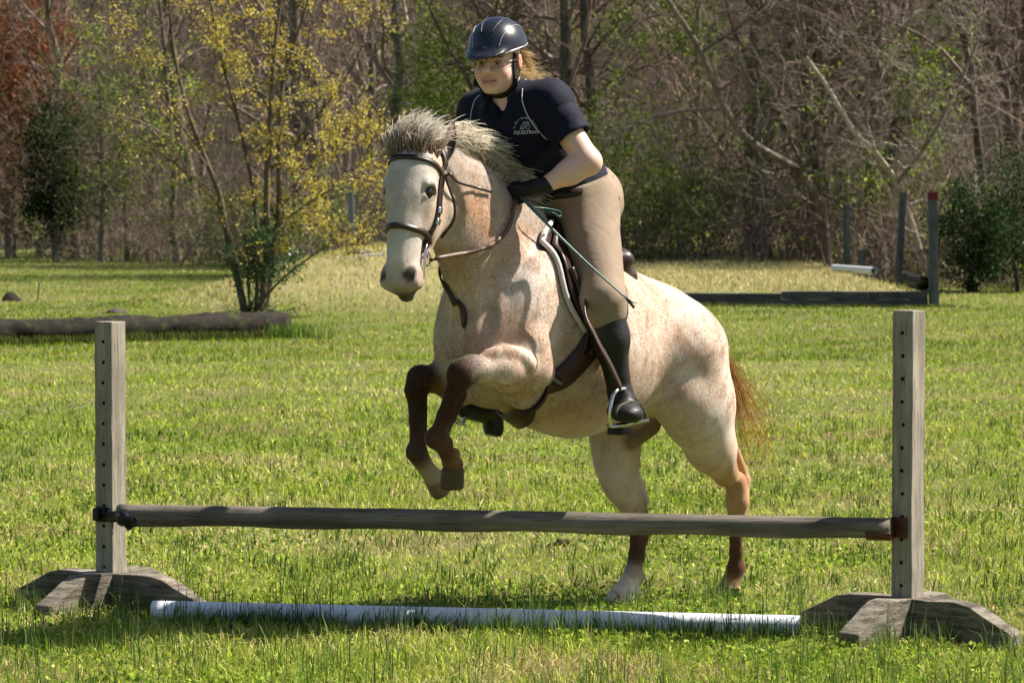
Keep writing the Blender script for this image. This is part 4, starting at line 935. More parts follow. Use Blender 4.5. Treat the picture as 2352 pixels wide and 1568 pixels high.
for a in np.linspace(0, 2 * math.pi, 48, endpoint=False): bel.append(wc - WAISTN * .016 + (HL * math.cos(a) * .17 + unit_(np.cross(WAISTN, HL)) * math.sin(a) * .15))
P, g = surf(BS, bel, .004); P = P - WAISTN * ((P - (wc - WAISTN * .016)) @ WAISTN)[:, None]; MB().tube(P, 1.0, 4, flat=(.014, .003), up=g, closed=True).build('belt', BELT, breeches)
# boots
BOOT = NT('boot_leather', .5, .35); _n = BOOT.noise(BOOT.coord(scale=(1, 1, 2.2)), 22, 3, .5, 1.0); BOOT.col(BOOT.mix(BOOT.ramp(BOOT.noise(BOOT.coord(), 14, 4), [(.45, 0.), (.75, .8)]), (.010, .0088, .0088), (.030, .026, .023))); BOOT.bump(_n, .22, .010); BOOT = BOOT.m
for kn, an, to, sgn in ((KNL, ANL, TOL, 1), (KNR, ANR, TOR, -1)):
    S = Solid(.02); d = an - kn
    S.cone(kn + d * .08, kn + d * .42, .078, .073, k=.02); S.cone(kn + d * .42, kn + d * .82, .073, .047, k=.03); S.cone(kn + d * .82, an + d * .04, .045, .046, k=.02)
    fdir = to - an; fdir = fdir - UP * 0; 
    if sgn > 0:
        toe = hp(1441, 948, .405); heel = hp(1418, 945, .33)
        S.cone(an, toe - UP * .0, .048, .044, k=.02); S.ell(hp(1441, 950, .43), (.064, .075, .042), None, None, .02); S.cone(heel, toe, .042, .044, k=.02)
        S.half(hp(1441, 969, .43), -UP + HL * .0 - np.array([.13, 0, 0]))
    else:
        toe = hp(1070, 940, -.37); an2 = hp(1120, 940, -.38)
        S.p = S.p[:0]
        S.cone(hp(1120, 850, -.37), hp(1122, 930, -.38), .05, .05, k=.02); S.cone(hp(1128, 950, -.38), toe, .046, .038, k=.02); S.cone(hp(1130, 945, -.38), hp(1134, 985, -.38), .046, .042, k=.01)
        S.half(hp(1120, 996, -.38), -UP + HD * .28, .002)
    S.half(kn + d * (.15 if sgn > 0 else -9), (UP + HD * .75) if sgn > 0 else -d, .003)
    v_, f_ = S.mesh(.006, smooth=1); b = link('boot', np_mesh('boot', v_, f_, BOOT), person)
    if sgn > 0:
        heelp = hp(1424, 990, .36); MB().box(heelp, (.075, .07, .026), np.stack([HL, HD, UP]).T).build('boot_heel', BOOT, b, bevel=.004)
        welt = [hp(1404 + 74 * q, 962 - 36 * math.sin(math.pi * q) ** .6 - 4 * q, .43) for q in np.linspace(0, 1, 20)]
        MB().tube(surf(S, welt, .001)[0], .004, 6).build('boot_welt', plain('welt', (.10, .085, .07), .7), b)
# gloves: closed fists holding the rein
GLV = leather('black_glove', (.006, .0055, .007), .6)
def fist(wr, ctr, xdir, name='glove'):
    """wrist, middle of the fist, direction across the knuckles"""
    f = (ctr - wr); f /= np.linalg.norm(f); x = xdir - f * (xdir @ f); x /= np.linalg.norm(x); z = np.cross(f, x)
    if z[2] < 0: z = -z
    S = Solid(.012); G = lambda a, b, c: ctr + f * a + x * b + z * c
    S.cone(wr - f * .012, G(-.045, 0, 0), .036, .034, k=.02); S.cone(G(-.045, 0, 0), G(-.01, 0, .004), .034, .040, k=.02, sq=(x, .8))
    for i, (b, L) in enumerate(((-.032, .026), (-.011, .030), (.011, .028), (.030, .022))):
        k0, k1, k2, k3 = G(.012, b, .022), G(.012 + L, b, .020), G(.018 + L, b, -.010), G(.004, b, -.024)
        S.chain([k0, k1, k2, k3], [.0118, .0110, .0105, .0095], None, .004)
    S.chain([G(-.03, -.030, .010), G(.004, -.042, .022), G(.030, -.030, .030)], [.014, .0125, .0105], None, .006)
    S.chain([G(-.02, 0, 0), G(.01, 0, .008)], [.03, .03], None, .01)
    v_, f_ = S.mesh(.0045, smooth=1); o = link(name, np_mesh(name, v_, f_, GLV), person)
    MB().tube(np.array([wr - f * .012 + (x * math.cos(a) + z * math.sin(a)) * .035 for a in np.linspace(0, 2 * math.pi, 20, endpoint=False)]), .004, 6, closed=True).build('cuff', GLV, o); return o
fist(WRL, hp(1200, 440, .115), UP * .9 + HD * .35)
fist(WRR, hp(1166, 444, -.02), UP * .9 + HD * .35)
# helmet
HM = NT('helmet_shell', .30, .5); _v = HM.coord(); ck = HM.node('ShaderNodeTexChecker'); ck.inputs['Scale'].default_value = 320; HM.ln(_v, ck.inputs[0])
HM.col(HM.mix(ck.outputs[1], (.008, .0095, .014), (.014, .017, .025))); HM.bump(ck.outputs[1], .05, .001); HM.b.inputs['Coat Weight'].default_value = .25; HM = HM.m
HMD = plain('helmet_matt', (.010, .012, .022), .5, .35); SILV = plain('helmet_trim', (.30, .30, .33), .35, .5, .5)
S = Solid(.02); E = lambda c, r, k=.02: S.ell(fc(*c), np.array(r) * KH, FR, None, k)
E((-.012, 0, .036), (.128, .104, .112)); S.cone(fc(.075, 0, .024), fc(.118, 0, .012), .052 * KH, .034 * KH, k=.03, sq=(FU, .42)); S.cone(fc(.105, -.04, .014), fc(.105, .04, .014), .03 * KH, .03 * KH, k=.03, sq=(FU, .42))
cutn = -FU - FF * .10 + FL * .20; S.half(fc(0, 0, .023), cutn, .004)
HLM = S
v_, f_ = S.mesh(.0055, smooth=2); helmet = link('helmet', np_mesh('helmet', v_, f_, HM), person)
def ridge(pts, mat, r=.0022, off=.0008): 
    P, g = snap(HLM, spline([fc(*p) for p in pts], 36), off); MB().tube(P, r, 6).build('helmet_trim', mat, helmet)
for s in (-1, 1):
    ridge([(.10, .045 * s, .05), (.085, .06 * s, .09), (.04, .075 * s, .12), (-.04, .08 * s, .12), (-.09, .07 * s, .09)], SILV, .0024)
    ridge([(.09, .02 * s, .10), (.05, .03 * s, .13), (-.02, .035 * s, .14)], HMD, .003)
    ridge([(.10, .065 * s, .026), (.05, .10 * s, .032), (.0, .105 * s, .04), (-.04, .104 * s, .052)], SILV, .0032)
v, f = flat_text('ov', .022); LCH = snap(HLM, [fc(.118, .002, .048)], 0)[0][0]; m = MB(); P = LCH + FL * v[:, :1] + FU * v[:, 1:2]; P = snap(HLM, P, .0012)[0]; m.add(P, f); m.build('helmet_mark', SILV, helmet, smooth=False)
# chin strap
STRP = plain('black_webbing', (.006, .006, .008), .7)
def hstrap(pts, w, th, name='chin_strap', off=.004):
    P, g = snap(RS, spline([fc(*p) for p in pts], 30), off); MB().strap(P, w, th, g).build(name, STRP, helmet)
for s in (-1, 1):
    hstrap([(.022, .084 * s, .022), (.022, .082 * s, -.005), (.026, .072 * s, -.05), (.024, .062 * s, -.09), (.03, .04 * s, -.118), (.034, .0, -.124)], .020, .005)
    hstrap([(-.05, .075 * s, .02), (-.02, .075 * s, -.04), (.02, .066 * s, -.08)], .013, .004)
    P, g = snap(RS, [fc(.024, .066 * s, -.078)], .006); MB().box(P[0], (.02, .02, .03)).build('strap_buckle', STRP, helmet, bevel=.003)
# hair: tied back, wisps in the wind
cl = []
for i in range(10):
    s = RNG.uniform(-1, 1); r = fc(-.085, .05 * s, RNG.uniform(-.03, .02)); e1 = fc(-.11, .03 * s, -.07); 
    e2 = hp(1215 + RNG.uniform(-5, 30), 172 + RNG.uniform(-8, 12), .0); e3 = hp(1232 + 72 * RNG.uniform(0, 1) ** 2, 182 + RNG.uniform(-18, 22), -.02)
    cl.append([r, e1, e2, e3])
hair('hair', cl, 14, person, (.55, .40, .22), (.88, .72, .46), .007, .024, .0005)
cl = []
for i in range(16):
    r = fc(-.06 - RNG.uniform(0, .03), .068, RNG.uniform(-.01, .022)); e3 = r + FL * RNG.uniform(.01, .04) - FF * RNG.uniform(.01, .05) - UP * RNG.uniform(.02, .08)
    cl.append([r, r + (e3 - r) * .3 + FL * .01, r + (e3 - r) * .6 + FL * .012, e3])
hair('hair', cl, 12, person, (.52, .37, .20), (.85, .68, .42), .006, .008, .0006)
# ---------------------------------------------------------------- riding crop
CROP = NT('crop_sheen', .35, .5); n = CROP.noise(CROP.coord(), 80, 2); CROP.col(CROP.mix(n, (.015, .075, .075), (.03, .14, .13))); CROP = CROP.m
crop = empty('riding_crop', hp(1207, 462, .13)); tag(crop, 'thin teal riding crop held in the rider\'s gloved hand', 'riding crop')
cA, cB = hp(1196, 452, .13), hp(1440, 686, .53)
MB().tube(clear(BS, np.array([cA + (cB - cA) * q - UP * .010 * math.sin(math.pi * q) for q in np.linspace(0, 1, 20)]), .006), np.linspace(.0062, .0032, 20), 8).build('shaft', CROP, crop)
tip = cB; MB().tube(np.array([tip - (cB - cA) * .004, hp(1449, 697, .53), hp(1456, 706, .53)]), [.006, .006, .0055], 8).build('tip', plain('crop_tip', (.012, .035, .035), .5), crop)
MB().strap(spline([cB, hp(1452, 694, .53), hp(1463, 696, .53)], 8), .012, .002, UP).build('tongue', LEA, crop)
lp = spline([hp(1222, 476, .14), hp(1250, 478, .16), hp(1282, 484, .17), hp(1289, 491, .17), hp(1284, 497, .17), hp(1270, 488, .165), hp(1240, 482, .15)], 30)
MB().tube(lp, .0026, 6).build('wrist_loop', CROP, crop)

# maker's tag on the girth
_c, _g = snap(HS, [J(1304, 886, .27)], .017); _c = hworld(_c)[0]; _g = (_g @ LOCF)[0]; _tx = np.array([.88, 0, -.47]); _tx = _tx - _g * (_tx @ _g); _tx /= np.linalg.norm(_tx); _ty = np.cross(_g, _tx); _ty = _ty if _ty[2] > 0 else -_ty
tagp = MB().box(_c, (.058, .030, .003), np.stack([_tx, _ty, _g]).T).build('girth_label', plain('label_black', (.012, .016, .012), .5), saddle, bevel=.001)
v, f = flat_text('Vettec', .024); MB().add(_c + _tx * v[:, :1] + _ty * v[:, 1:2] + _g * .0035, f).build('lettering', plain('label_print', (.50, .48, .40), .6), tagp, smooth=False)
# ---------------------------------------------------------------- woods
def tubes(P, R, sides=3):
    """many polylines at once: P (N,S,3), R (N,S)"""
    P = np.asarray(P, float); N, S, _ = P.shape; d = np.gradient(P, axis=1); d /= np.linalg.norm(d, axis=2)[..., None] + 1e-9
    ref = np.where(np.abs(d[..., 2:3]) > .9, np.array([1., 0, 0]), np.array([0, 0, 1.])); a = np.cross(d, ref); a /= np.linalg.norm(a, axis=2)[..., None] + 1e-9; b = np.cross(d, a)
    V = np.stack([P + (a * math.cos(2 * math.pi * k / sides) + b * math.sin(2 * math.pi * k / sides)) * np.asarray(R)[..., None] for k in range(sides)], 2).reshape(-1, 3)
    base = (np.arange(N) * S * sides)[:, None] + (np.arange(S - 1) * sides)[None]
    F_ = np.concatenate([np.stack([base + k, base + (k + 1) % sides, base + sides + (k + 1) % sides, base + sides + k], -1).reshape(-1, 4) for k in range(sides)])
    return V, F_
def unit(v): return v / (np.linalg.norm(v, axis=-1, keepdims=True) + 1e-9)
def grow(P, R, n, lo, hi, L, ang, curl, up, seg, rk, rng, taper=.75):
    """n shoots from each polyline (N,S,3)"""
    N, S, _ = P.shape; q = rng.uniform(lo, hi, (N, n)) * (S - 1); i = np.minimum(q.astype(int), S - 2); f = (q - i)[..., None]; ii = np.arange(N)[:, None]
    o = P[ii, i] * (1 - f) + P[ii, i + 1] * f; r = R[ii, i] * (1 - f[..., 0]) + R[ii, i + 1] * f[..., 0]
    d = unit(P[ii, i + 1] - P[ii, i]); w = rng.normal(size=d.shape); w = unit(w - d * (w * d).sum(-1, keepdims=True)); A = rng.uniform(ang[0], ang[1], (N, n, 1))
    d = d * np.cos(A) + w * np.sin(A); Ln = (L if np.ndim(L) == 2 else np.full((N, n), L)) * rng.uniform(.6, 1.25, (N, n)); st = (Ln / (seg - 1))[..., None]
    out = [o]; 
    for k in range(seg - 1):
        d = unit(d + rng.normal(0, curl, d.shape) + np.array([0, 0, up])); out.append(out[-1] + d * st)
    Q = np.stack(out, 2).reshape(N * n, seg, 3); r0 = (np.minimum(r * rk, r * .9)).reshape(-1, 1); RR = r0 * np.linspace(1, 1 - taper, seg)[None]
    return Q, RR
def bark(name, a, b, rnd=.3):
    t = NT(name, .9, .1); n = t.noise(t.coord(scale=(1, 1, .3)), 6, 5, .65); oi = t.node('ShaderNodeObjectInfo'); c = t.mix(t.ramp(n, [(.35, 0.), (.68, 1.)]), a, b)
    h = t.node('ShaderNodeHueSaturation'); t.ln(c, h.inputs['Color']); mr = t.node('ShaderNodeMapRange'); mr.inputs['To Min'].default_value = 1 - rnd; mr.inputs['To Max'].default_value = 1 + rnd
    t.ln(oi.outputs['Random'], mr.inputs[0]); t.ln(mr.outputs[0], h.inputs['Value']); t.col(h.outputs[0]); t.bump(n, .6, .03); return t.m
BARK = bark('grey_bark', (.09, .073, .06), (.25, .21, .17)); TWIG = bark('twig_bark', (.14, .10, .085), (.36, .28, .23)); PALEB = bark('pale_bark', (.22, .18, .145), (.46, .40, .33))
def leafmat(name, a, b, tr=.45, rough=.5, spec=.12):
    t = NT(name, rough, spec); oi = t.attr('Col').outputs[0]; t.col(oi); tl = t.node('ShaderNodeBsdfTranslucent'); t.ln(oi, tl.inputs[0]); mx = t.node('ShaderNodeMixShader'); mx.inputs[0].default_value = tr
    out = t.n['Material Output']; t.ln(t.b.outputs[0], mx.inputs[1]); t.ln(tl.outputs[0], mx.inputs[2]); t.ln(mx.outputs[0], out.inputs[0]); return t.m
LEAF = leafmat('leaf', 0, 0)
def leaves(C, size, cols, rng, squash=.55):
    """pointed leaf faces at C (N,3)"""
    C = np.asarray(C); N = len(C); a = unit(rng.normal(size=(N, 3))); b = unit(np.cross(a, rng.normal(size=(N, 3)))); s = (size * rng.uniform(.6, 1.3, (N, 1)))
    n = np.cross(a, b) * s * .18
    V = np.stack([C - a * s, C + b * s * squash + n, C + a * s, C - b * s * squash + n], 1).reshape(-1, 3); F_ = np.arange(N * 4).reshape(N, 4)
    c = np.asarray(cols, float); c = c[rng.integers(0, len(c), N)] * rng.uniform(.7, 1.3, (N, 1)); return V, F_, np.repeat(c, 4, 0)
def make_tree(seed, H, r0, lean=(0, 0), n1=20, forks=True, spread=1.0, dens=(6, 5, 3), low=.22):
    rng = np.random.default_rng(seed); S = 12; z = np.linspace(0, 1, S)
    wob = np.cumsum(rng.normal(0, .022 * H, (S, 2)) * .35, 0); P = np.stack([lean[0] * z ** 1.3 * H + wob[:, 0] - wob[0, 0], lean[1] * z * H + wob[:, 1] - wob[0, 1], z * H], 1)[None]; R = (r0 * (1 - .82 * z) * (1 + .35 * np.exp(-z * 22)))[None]
    tv, tf = tubes(P, R, 8); parts = []
    L1 = H * .34 * spread
    q1 = grow(P, R, n1, low, .97, np.full((1, n1), L1), (.5, 1.15), .20, .05, 8, .55, rng); parts.append(tubes(*q1, 4))
    q2 = grow(*q1, dens[0], .2, .98, H * .13, (.4, 1.1), .26, .03, 6, .6, rng); parts.append(tubes(*q2, 3))
    q3 = grow(*q2, dens[1], .15, .98, H * .065, (.4, 1.1), .30, .02, 5, .65, rng); q3 = (q3[0], np.maximum(q3[1], .0045)); parts.append(tubes(*q3, 3))
    if dens[2]: q4 = grow(*q3, dens[2], .2, .98, H * .035, (.4, 1.1), .3, .0, 4, .7, rng); q4 = (q4[0], np.maximum(q4[1], .0035)); parts.append(tubes(*q4, 3))
    V = []; F_ = []; n = 0
    for v, f in parts: V.append(v); F_.append(f + n); n += len(v)
    return np_mesh('trunk', tv, tf, BARK), np_mesh('crown', np.vstack(V), np.vstack(F_), TWIG), (q3[0] if not dens[2] else q4[0])
def edge_y(a): return np.interp(a, [-.2, -.16, -.14, -.09, -.06, -.035, .03, .10, .2], [145, 128, 101, 93, 86, 75, 74, 71, 64])
TPL = [make_tree(1, 15, .20), make_tree(2, 13, .15, (.12, .02), 18), make_tree(3, 16, .26, (-.08, 0), 22), make_tree(4, 11, .10, (.2, .05), 16, low=.15), make_tree(5, 14, .17, (-.16, .04), 20, low=.15)]
def place_tree(k, x, y, rz, sc, label, cat='tree', group=None, name='bare_tree', mats=None):
    o = empty(name, (x, y, float(gz(x, y)) - .05), rz); o.scale = (sc, sc, sc); tag(o, label, cat, group)
    for nm, me in zip(('trunk', 'crown'), TPL[k][:2]):
        if mats and mats[nm]:
            me = me.copy(); me.materials.clear(); me.materials.append(mats[nm])
        c = link(nm, me, o, world=False)
    return o
rng = np.random.default_rng(5)
# trees one can single out along the edge: picture x, metres behind the edge, template, turn, size, label
def vis(px, y): return (px - 1176) / F * y
for px, dy, k, rz, sc, lab in ((1290, 1.5, 0, .5, .95, 'slim dark bare tree rising just right of the rider\'s helmet'), (1385, 3.0, 1, 2.2, 1.0, 'dark bare tree standing behind the rider\'s left elbow'),
        (1745, 0.5, 2, 3.6, .85, 'thick bare tree with crooked limbs behind the horse\'s croup'), (1890, 1.2, 4, 1.0, .95, 'bare tree with pale hanging branches left of the slim grey posts'),
        (2020, 2.5, 0, 4.0, 1.0, 'upright bare tree between the two taller grey posts'), (2290, 1.0, 3, 2.6, 1.15, 'bare tree with dark drooping twigs above the evergreen bush at right'),
        (905, 2.0, 4, 5.1, 1.0, 'bare tree with a long low dark limb behind the horse\'s mane'), (735, 3.0, 2, .8, .9, 'bare tree behind the yellow leaved shrub tree'),
        (410, 1.0, 1, 4.4, .8, 'thin pale bare tree left of the yellow leaved shrub tree'), (292, 2.0, 3, 1.3, .9, 'thin bare tree beside the dark ivy covered tree'), (1120, 2.0, 0, 2.8, 1.0, 'bare tree standing behind the rider\'s head')):
    a = (px - 1176) / F; y = float(edge_y(a)) + dy; place_tree(k, a * y, y, rz, sc, lab, group='bare trees along the wood edge')
for i in range(72):
    a = rng.uniform(-.27, .27); dep = 3 + 34 * rng.uniform(0, 1) ** 1.2; y = float(edge_y(a)) + dep
    place_tree(int(rng.integers(0, 5)), a * y, y, rng.uniform(0, 6.28), rng.uniform(.75, 1.15), 'leafless grey brown tree standing deep in the tangled wood', group='bare trees deep in the wood')
# the pale leaning tree right of the rider
def limb(pts_px, Y, r, mat, parent, sides=7, sub=None, seed=0, name='trunk', n=30):
    P = spline([at_depth(x, y, Y + dz) for x, y, dz in pts_px], n); R = np.interp(np.linspace(0, 1, len(P)), np.linspace(0, 1, len(r)), r)
    v, f = tubes(P[None], R[None], sides); return P[None], R[None], link(name, np_mesh(name, v, f, mat), parent)
def twiggy(parent, Ps, mat, seed, dens, L, name='crown', curl=.3, lo=.1, mn=.005):
    rg = np.random.default_rng(seed); V = []; F_ = []; n = 0; last = None
    for P, R in Ps:
        q = grow(P, R, dens[0], lo, .99, L, (.4, 1.2), curl, .02, 7, .5, rg); q2 = grow(*q, dens[1], .15, .99, L * .5, (.4, 1.2), curl, .02, 6, .6, rg); q3 = grow(*q2, dens[2], .1, .99, L * .26, (.3, 1.2), curl, .0, 5, .7, rg)
        for p_, r_ in (q, q2, q3):
            v, f = tubes(p_, np.maximum(r_, mn), 3); V.append(v); F_.append(f + n); n += len(v)
        last = q3[0] if last is None else np.vstack([last, q3[0]])
    return link(name, np_mesh(name, np.vstack(V), np.vstack(F_), mat), parent), last
LEANB = bark('lean_bark', (.11, .09, .07), (.30, .25, .20))
lt = empty('leaning_tree', (float(vis(1905, 70)), 70, float(gz(vis(1905, 70), 70)))); tag(lt, 'pale barked bare tree leaning left above the horse\'s croup', 'tree')
Ps = [limb([(1900, 610, 0), (1885, 480, 0), (1835, 395, 0), (1730, 330, -.5), (1665, 250, -.5), (1610, 120, -.8), (1540, 10, -1), (1500, -60, -1)], 70, [.12, .10, .09, .08, .07, .06, .05], LEANB, lt)[:2]]
for k, (pts, r) in enumerate((([(1730, 330, -.5), (1780, 250, -1), (1800, 150, -1), (1770, 120, -1), (1710, 110, -1)], [.06, .05, .04, .03]), ([(1835, 395, 0), (1900, 330, -1), (1960, 250, -1), (2010, 130, -1), (2030, 20, -1)], [.08, .06, .04]),
                             ([(1665, 250, -.5), (1560, 255, -1), (1480, 280, -1), (1430, 300, -1.2)], [.05, .04, .025]), ([(1885, 480, 0), (1830, 450, -.5), (1790, 460, -.8), (1750, 500, -.8)], [.04, .03, .02]), ([(1610, 120, -.8), (1700, 60, -1), (1790, -20, -1)], [.05, .03]))):
    Ps.append(limb(pts, 70, r, LEANB, lt, 5, name='bough')[:2])
twiggy(lt, Ps, LEANB, 3, (9, 6, 4), 2.0)
ct = empty('vine_tree', (float(vis(2120, 68)), 68, float(gz(vis(2120, 68), 68)))); tag(ct, 'pale crooked vine covered tree behind the red topped post', 'tree')
Ps = [limb([(2125, 620, 0), (2090, 500, 0), (2060, 420, 0), (2010, 350, -.5), (1960, 300, -.5), (1900, 200, -.5), (1850, 130, -1)], 68, [.08, .07, .06, .05, .04], PALEB, ct)[:2], limb([(2060, 420, 0), (2130, 330, -1), (2200, 200, -1), (2260, 60, -1)], 68, [.05, .04, .03], PALEB, ct, 5, name='bough')[:2], limb([(2010, 350, -.5), (1990, 250, -1), (2050, 150, -1), (2100, 20, -1)], 68, [.04, .03, .02], PALEB, ct, 5, name='bough')[:2]]
twiggy(ct, Ps, PALEB, 8, (10, 6, 5), 1.8, curl=.4)
# tangled undergrowth: nobody could count it
rg = np.random.default_rng(21); N = 4600; a = rg.uniform(-.25, .25, N); dep = -1.2 + 24 * rg.uniform(0, 1, N) ** 1.7; y = edge_y(a) + dep; x = a * y
hgt = rg.uniform(.8, 3.2, N) + 5.5 * rg.uniform(0, 1, N) ** 3; hgt *= np.clip(.45 + (dep + 1.2) / 5, .3, 1); S = 7; d = unit(np.stack([rg.normal(0, .35, N), rg.normal(0, .25, N), np.ones(N)], 1)); pts = [np.stack([x, y, gz(x, y) - .05], 1)]
for k in range(S - 1): d = unit(d + rg.normal(0, .20, (N, 3)) - np.array([0, 0, .10 * k / S])); pts.append(pts[-1] + d * (hgt / (S - 1))[:, None])
P = np.stack(pts, 1); R = (rg.uniform(.006, .020, N)[:, None]) * np.linspace(1, .3, S)[None]
g2 = grow(P, R, 3, .15, .98, 1.1, (.4, 1.2), .35, .0, 4, .6, rg); g3 = grow(*g2, 2, .1, .98, .6, (.4, 1.2), .35, .0, 3, .7, rg)
V = []; F_ = []; C = []; n = 0
for p_, r_ in ((P, R), g2, g3):
    v, f = tubes(p_, np.maximum(r_, .0045), 3); V.append(v); F_.append(f + n); n += len(v); tone = rg.uniform(.35, 1.6, (len(p_), 1)) * np.array([[.27, .205, .165]]); C.append(np.repeat(tone, p_.shape[1] * 3, 0))
t = NT('thicket_bark', .9, .1); t.col(t.attr('Col').outputs[0]); THK = t.m
o = link('undergrowth', np_mesh('undergrowth', np.vstack(V), np.vstack(F_), THK, cols=np.vstack(C))); tag(o, 'tangled bare brush and vines filling the edge of the wood', 'undergrowth', kind='stuff')
GRN = [(.20, .29, .04), (.29, .38, .06), (.13, .20, .035), (.36, .41, .10)]
# young leaves: on brush near the ground, and in loose drifts higher up
cs = []; pool = np.vstack([g3[0].reshape(-1, 3), g2[0].reshape(-1, 3)]); low = pool[(pool[:, 2] - gz(pool[:, 0], pool[:, 1]) < 2.0)]
keep = np.sin(low[:, 0] * 1.7 + 2) * np.sin(low[:, 1] * .9) + np.sin(low[:, 0] * .63) * .8 + rg.normal(0, .5, len(low)) > .30; low = low[keep]; cs.append(low[rg.integers(0, len(low), 30000)] + rg.normal(0, .12, (30000, 3)))
for px, py, rx, ry, cnt, dy in ((1010, 190, 70, 90, 2200, 3), (1430, 330, 70, 60, 1500, 0), (1480, 60, 130, 60, 700, 4), (1560, 100, 60, 50, 400, 3), (2110, 180, 60, 70, 900, 2), (1800, 160, 60, 40, 300, 2), (1870, 230, 25, 20, 160, 1), (1700, 400, 80, 50, 500, 1), (1330, 560, 40, 50, 500, 0), (1560, 480, 60, 60, 700, 0), (1990, 420, 90, 60, 700, 1), (250, 300, 110, 110, 1600, -1), (330, 180, 80, 120, 700, 1), (700, 500, 90, 60, 800, 0), (1050, 120, 60, 70, 700, 4)):
    aa = (px + rg.normal(0, rx, cnt) - 1176) / F; yy = edge_y(aa) + dy + rg.normal(0, 1.2, cnt); zz = CAMZ + (480 - (py + rg.normal(0, ry, cnt))) / F * yy; p = np.stack([aa * yy, yy, zz], 1)
    # gather into sprays
    cnt2 = cnt * 2; k = max(8, cnt // 8); ctr = p[rg.integers(0, cnt, k)]; p = ctr[rg.integers(0, k, cnt2)] + rg.normal(0, .15, (cnt2, 3)); cs.append(p[p[:, 2] > .1])
v, f, c = leaves(np.vstack(cs), .058, GRN, rg); o = link('young_leaves', np_mesh('young_leaves', v, f, LEAF, smooth=False, cols=c)); tag(o, 'fresh light green leaves scattered through the brush of the wood', 'leaves', kind='stuff')
# leafy trees and bushes
def leafy(name, label, px, py_base, Y, rx, ry, rz, zc, cnt, size, cols, seed, cat='bush', trunk_r=.1, H=None, holes=.25, mat=None, nclump=60):
    """clumped foliage through an uneven crown, with a stem and limbs"""
    rg = np.random.default_rng(seed); x = vis(px, Y); base = float(gz(x, Y)); o = empty(name, (x, Y, base)); tag(o, label, cat)
    H = H or zc + rz; P = np.stack([np.full(8, x) + np.cumsum(rg.normal(0, .03, 8)), np.full(8, Y), base - .05 + np.linspace(0, H * .9, 8)], 1)[None]; R = (trunk_r * np.linspace(1, .25, 8))[None]
    v, f = tubes(P, R, 7); link('trunk', np_mesh('trunk', v, f, BARK), o)
    q = grow(P, R, 26, .12, .98, max(rx, rz) * .75, (.5, 1.2), .2, .03, 7, .4, rg); q2 = grow(*q, 5, .2, .98, max(rx, rz) * .3, (.4, 1.1), .25, .02, 5, .6, rg)
    v1, f1 = tubes(*q, 3); v2, f2 = tubes(q2[0], np.maximum(q2[1], .006), 3); link('limbs', np_mesh('limbs', np.vstack([v1, v2]), np.vstack([f1, f2 + len(v1)]), TWIG), o)
    u = unit(rg.normal(size=(nclump, 3))) * rg.uniform(.35, 1.0, (nclump, 1)) ** .6 * rg.uniform(.75, 1.12, (nclump, 1)); ctr = np.array([x, Y, base + zc]) + u * np.array([rx, ry, rz]); ctr = ctr[ctr[:, 2] > base + .1]
    rad = rg.uniform(.10, .22, len(ctr)) * (rx + rz) * rg.choice([.6, 1.0, 1.5], len(ctr)); w = rg.integers(0, len(ctr), cnt); p = ctr[w] + rg.normal(0, 1, (cnt, 3)) * rad[w][:, None] * .55; p = p[p[:, 2] > base + .02]
    v, f, c = leaves(p, size, cols, rg); link('crown', np_mesh('crown', v, f, mat or LEAF, smooth=False, cols=c), o); return o
leafy('ivy_tree', 'dark green ivy covered tree at the far left of the wood', 128, 590, 99, 1.05, .8, 2.6, 2.9, 10000, .055, [(.022, .045, .014), (.04, .07, .022), (.014, .026, .011)], 3, 'tree', .16, 6.0, nclump=55)
leafy('grey_green_tree', 'hazy grey green leafing tree beside the ivy covered tree', 235, 590, 97, 1.9, 1.2, 2.4, 3.3, 6500, .045, [(.11, .135, .05), (.08, .10, .04), (.16, .18, .07)], 4, 'tree', .10, 6.0, nclump=120)
leafy('red_maple', 'reddish orange budding maple at the top left corner', 25, 590, 112, 2.2, 1.6, 3.4, 6.2, 15000, .07, [(.36, .11, .045), (.44, .17, .06), (.24, .075, .04), (.36, .21, .09)], 5, 'tree', .18, 9.6, nclump=130)
leafy('rusty_bush', 'rusty brown bush at the far left edge of the wood', 30, 590, 110, 1.6, 1.0, 1.9, 2.2, 4000, .05, [(.26, .15, .07), (.18, .10, .055), (.32, .20, .10)], 6, 'bush', .05, nclump=80)
leafy('evergreen_bush', 'dark evergreen bush right of the red topped post', 2235, 660, 62, .9, .9, 1.1, 1.15, 9000, .038, [(.025, .05, .014), (.04, .07, .02), (.015, .03, .01)], 7, 'bush', .05, nclump=34)
leafy('evergreen_bush', 'tall green bush at the right edge of the picture', 2345, 660, 63, 1.0, .8, 1.3, 1.3, 10000, .035, [(.035, .06, .016), (.055, .085, .024), (.02, .035, .012)], 8, 'bush', .05, nclump=34)
leafy('green_shrub', 'green shrub behind the rider\'s right shoulder', 1005, 590, 79, 1.0, .8, 1.6, 2.6, 4200, .05, [(.10, .15, .03), (.14, .19, .045), (.06, .09, .02)], 9, 'bush', .05, 4.2, nclump=60)
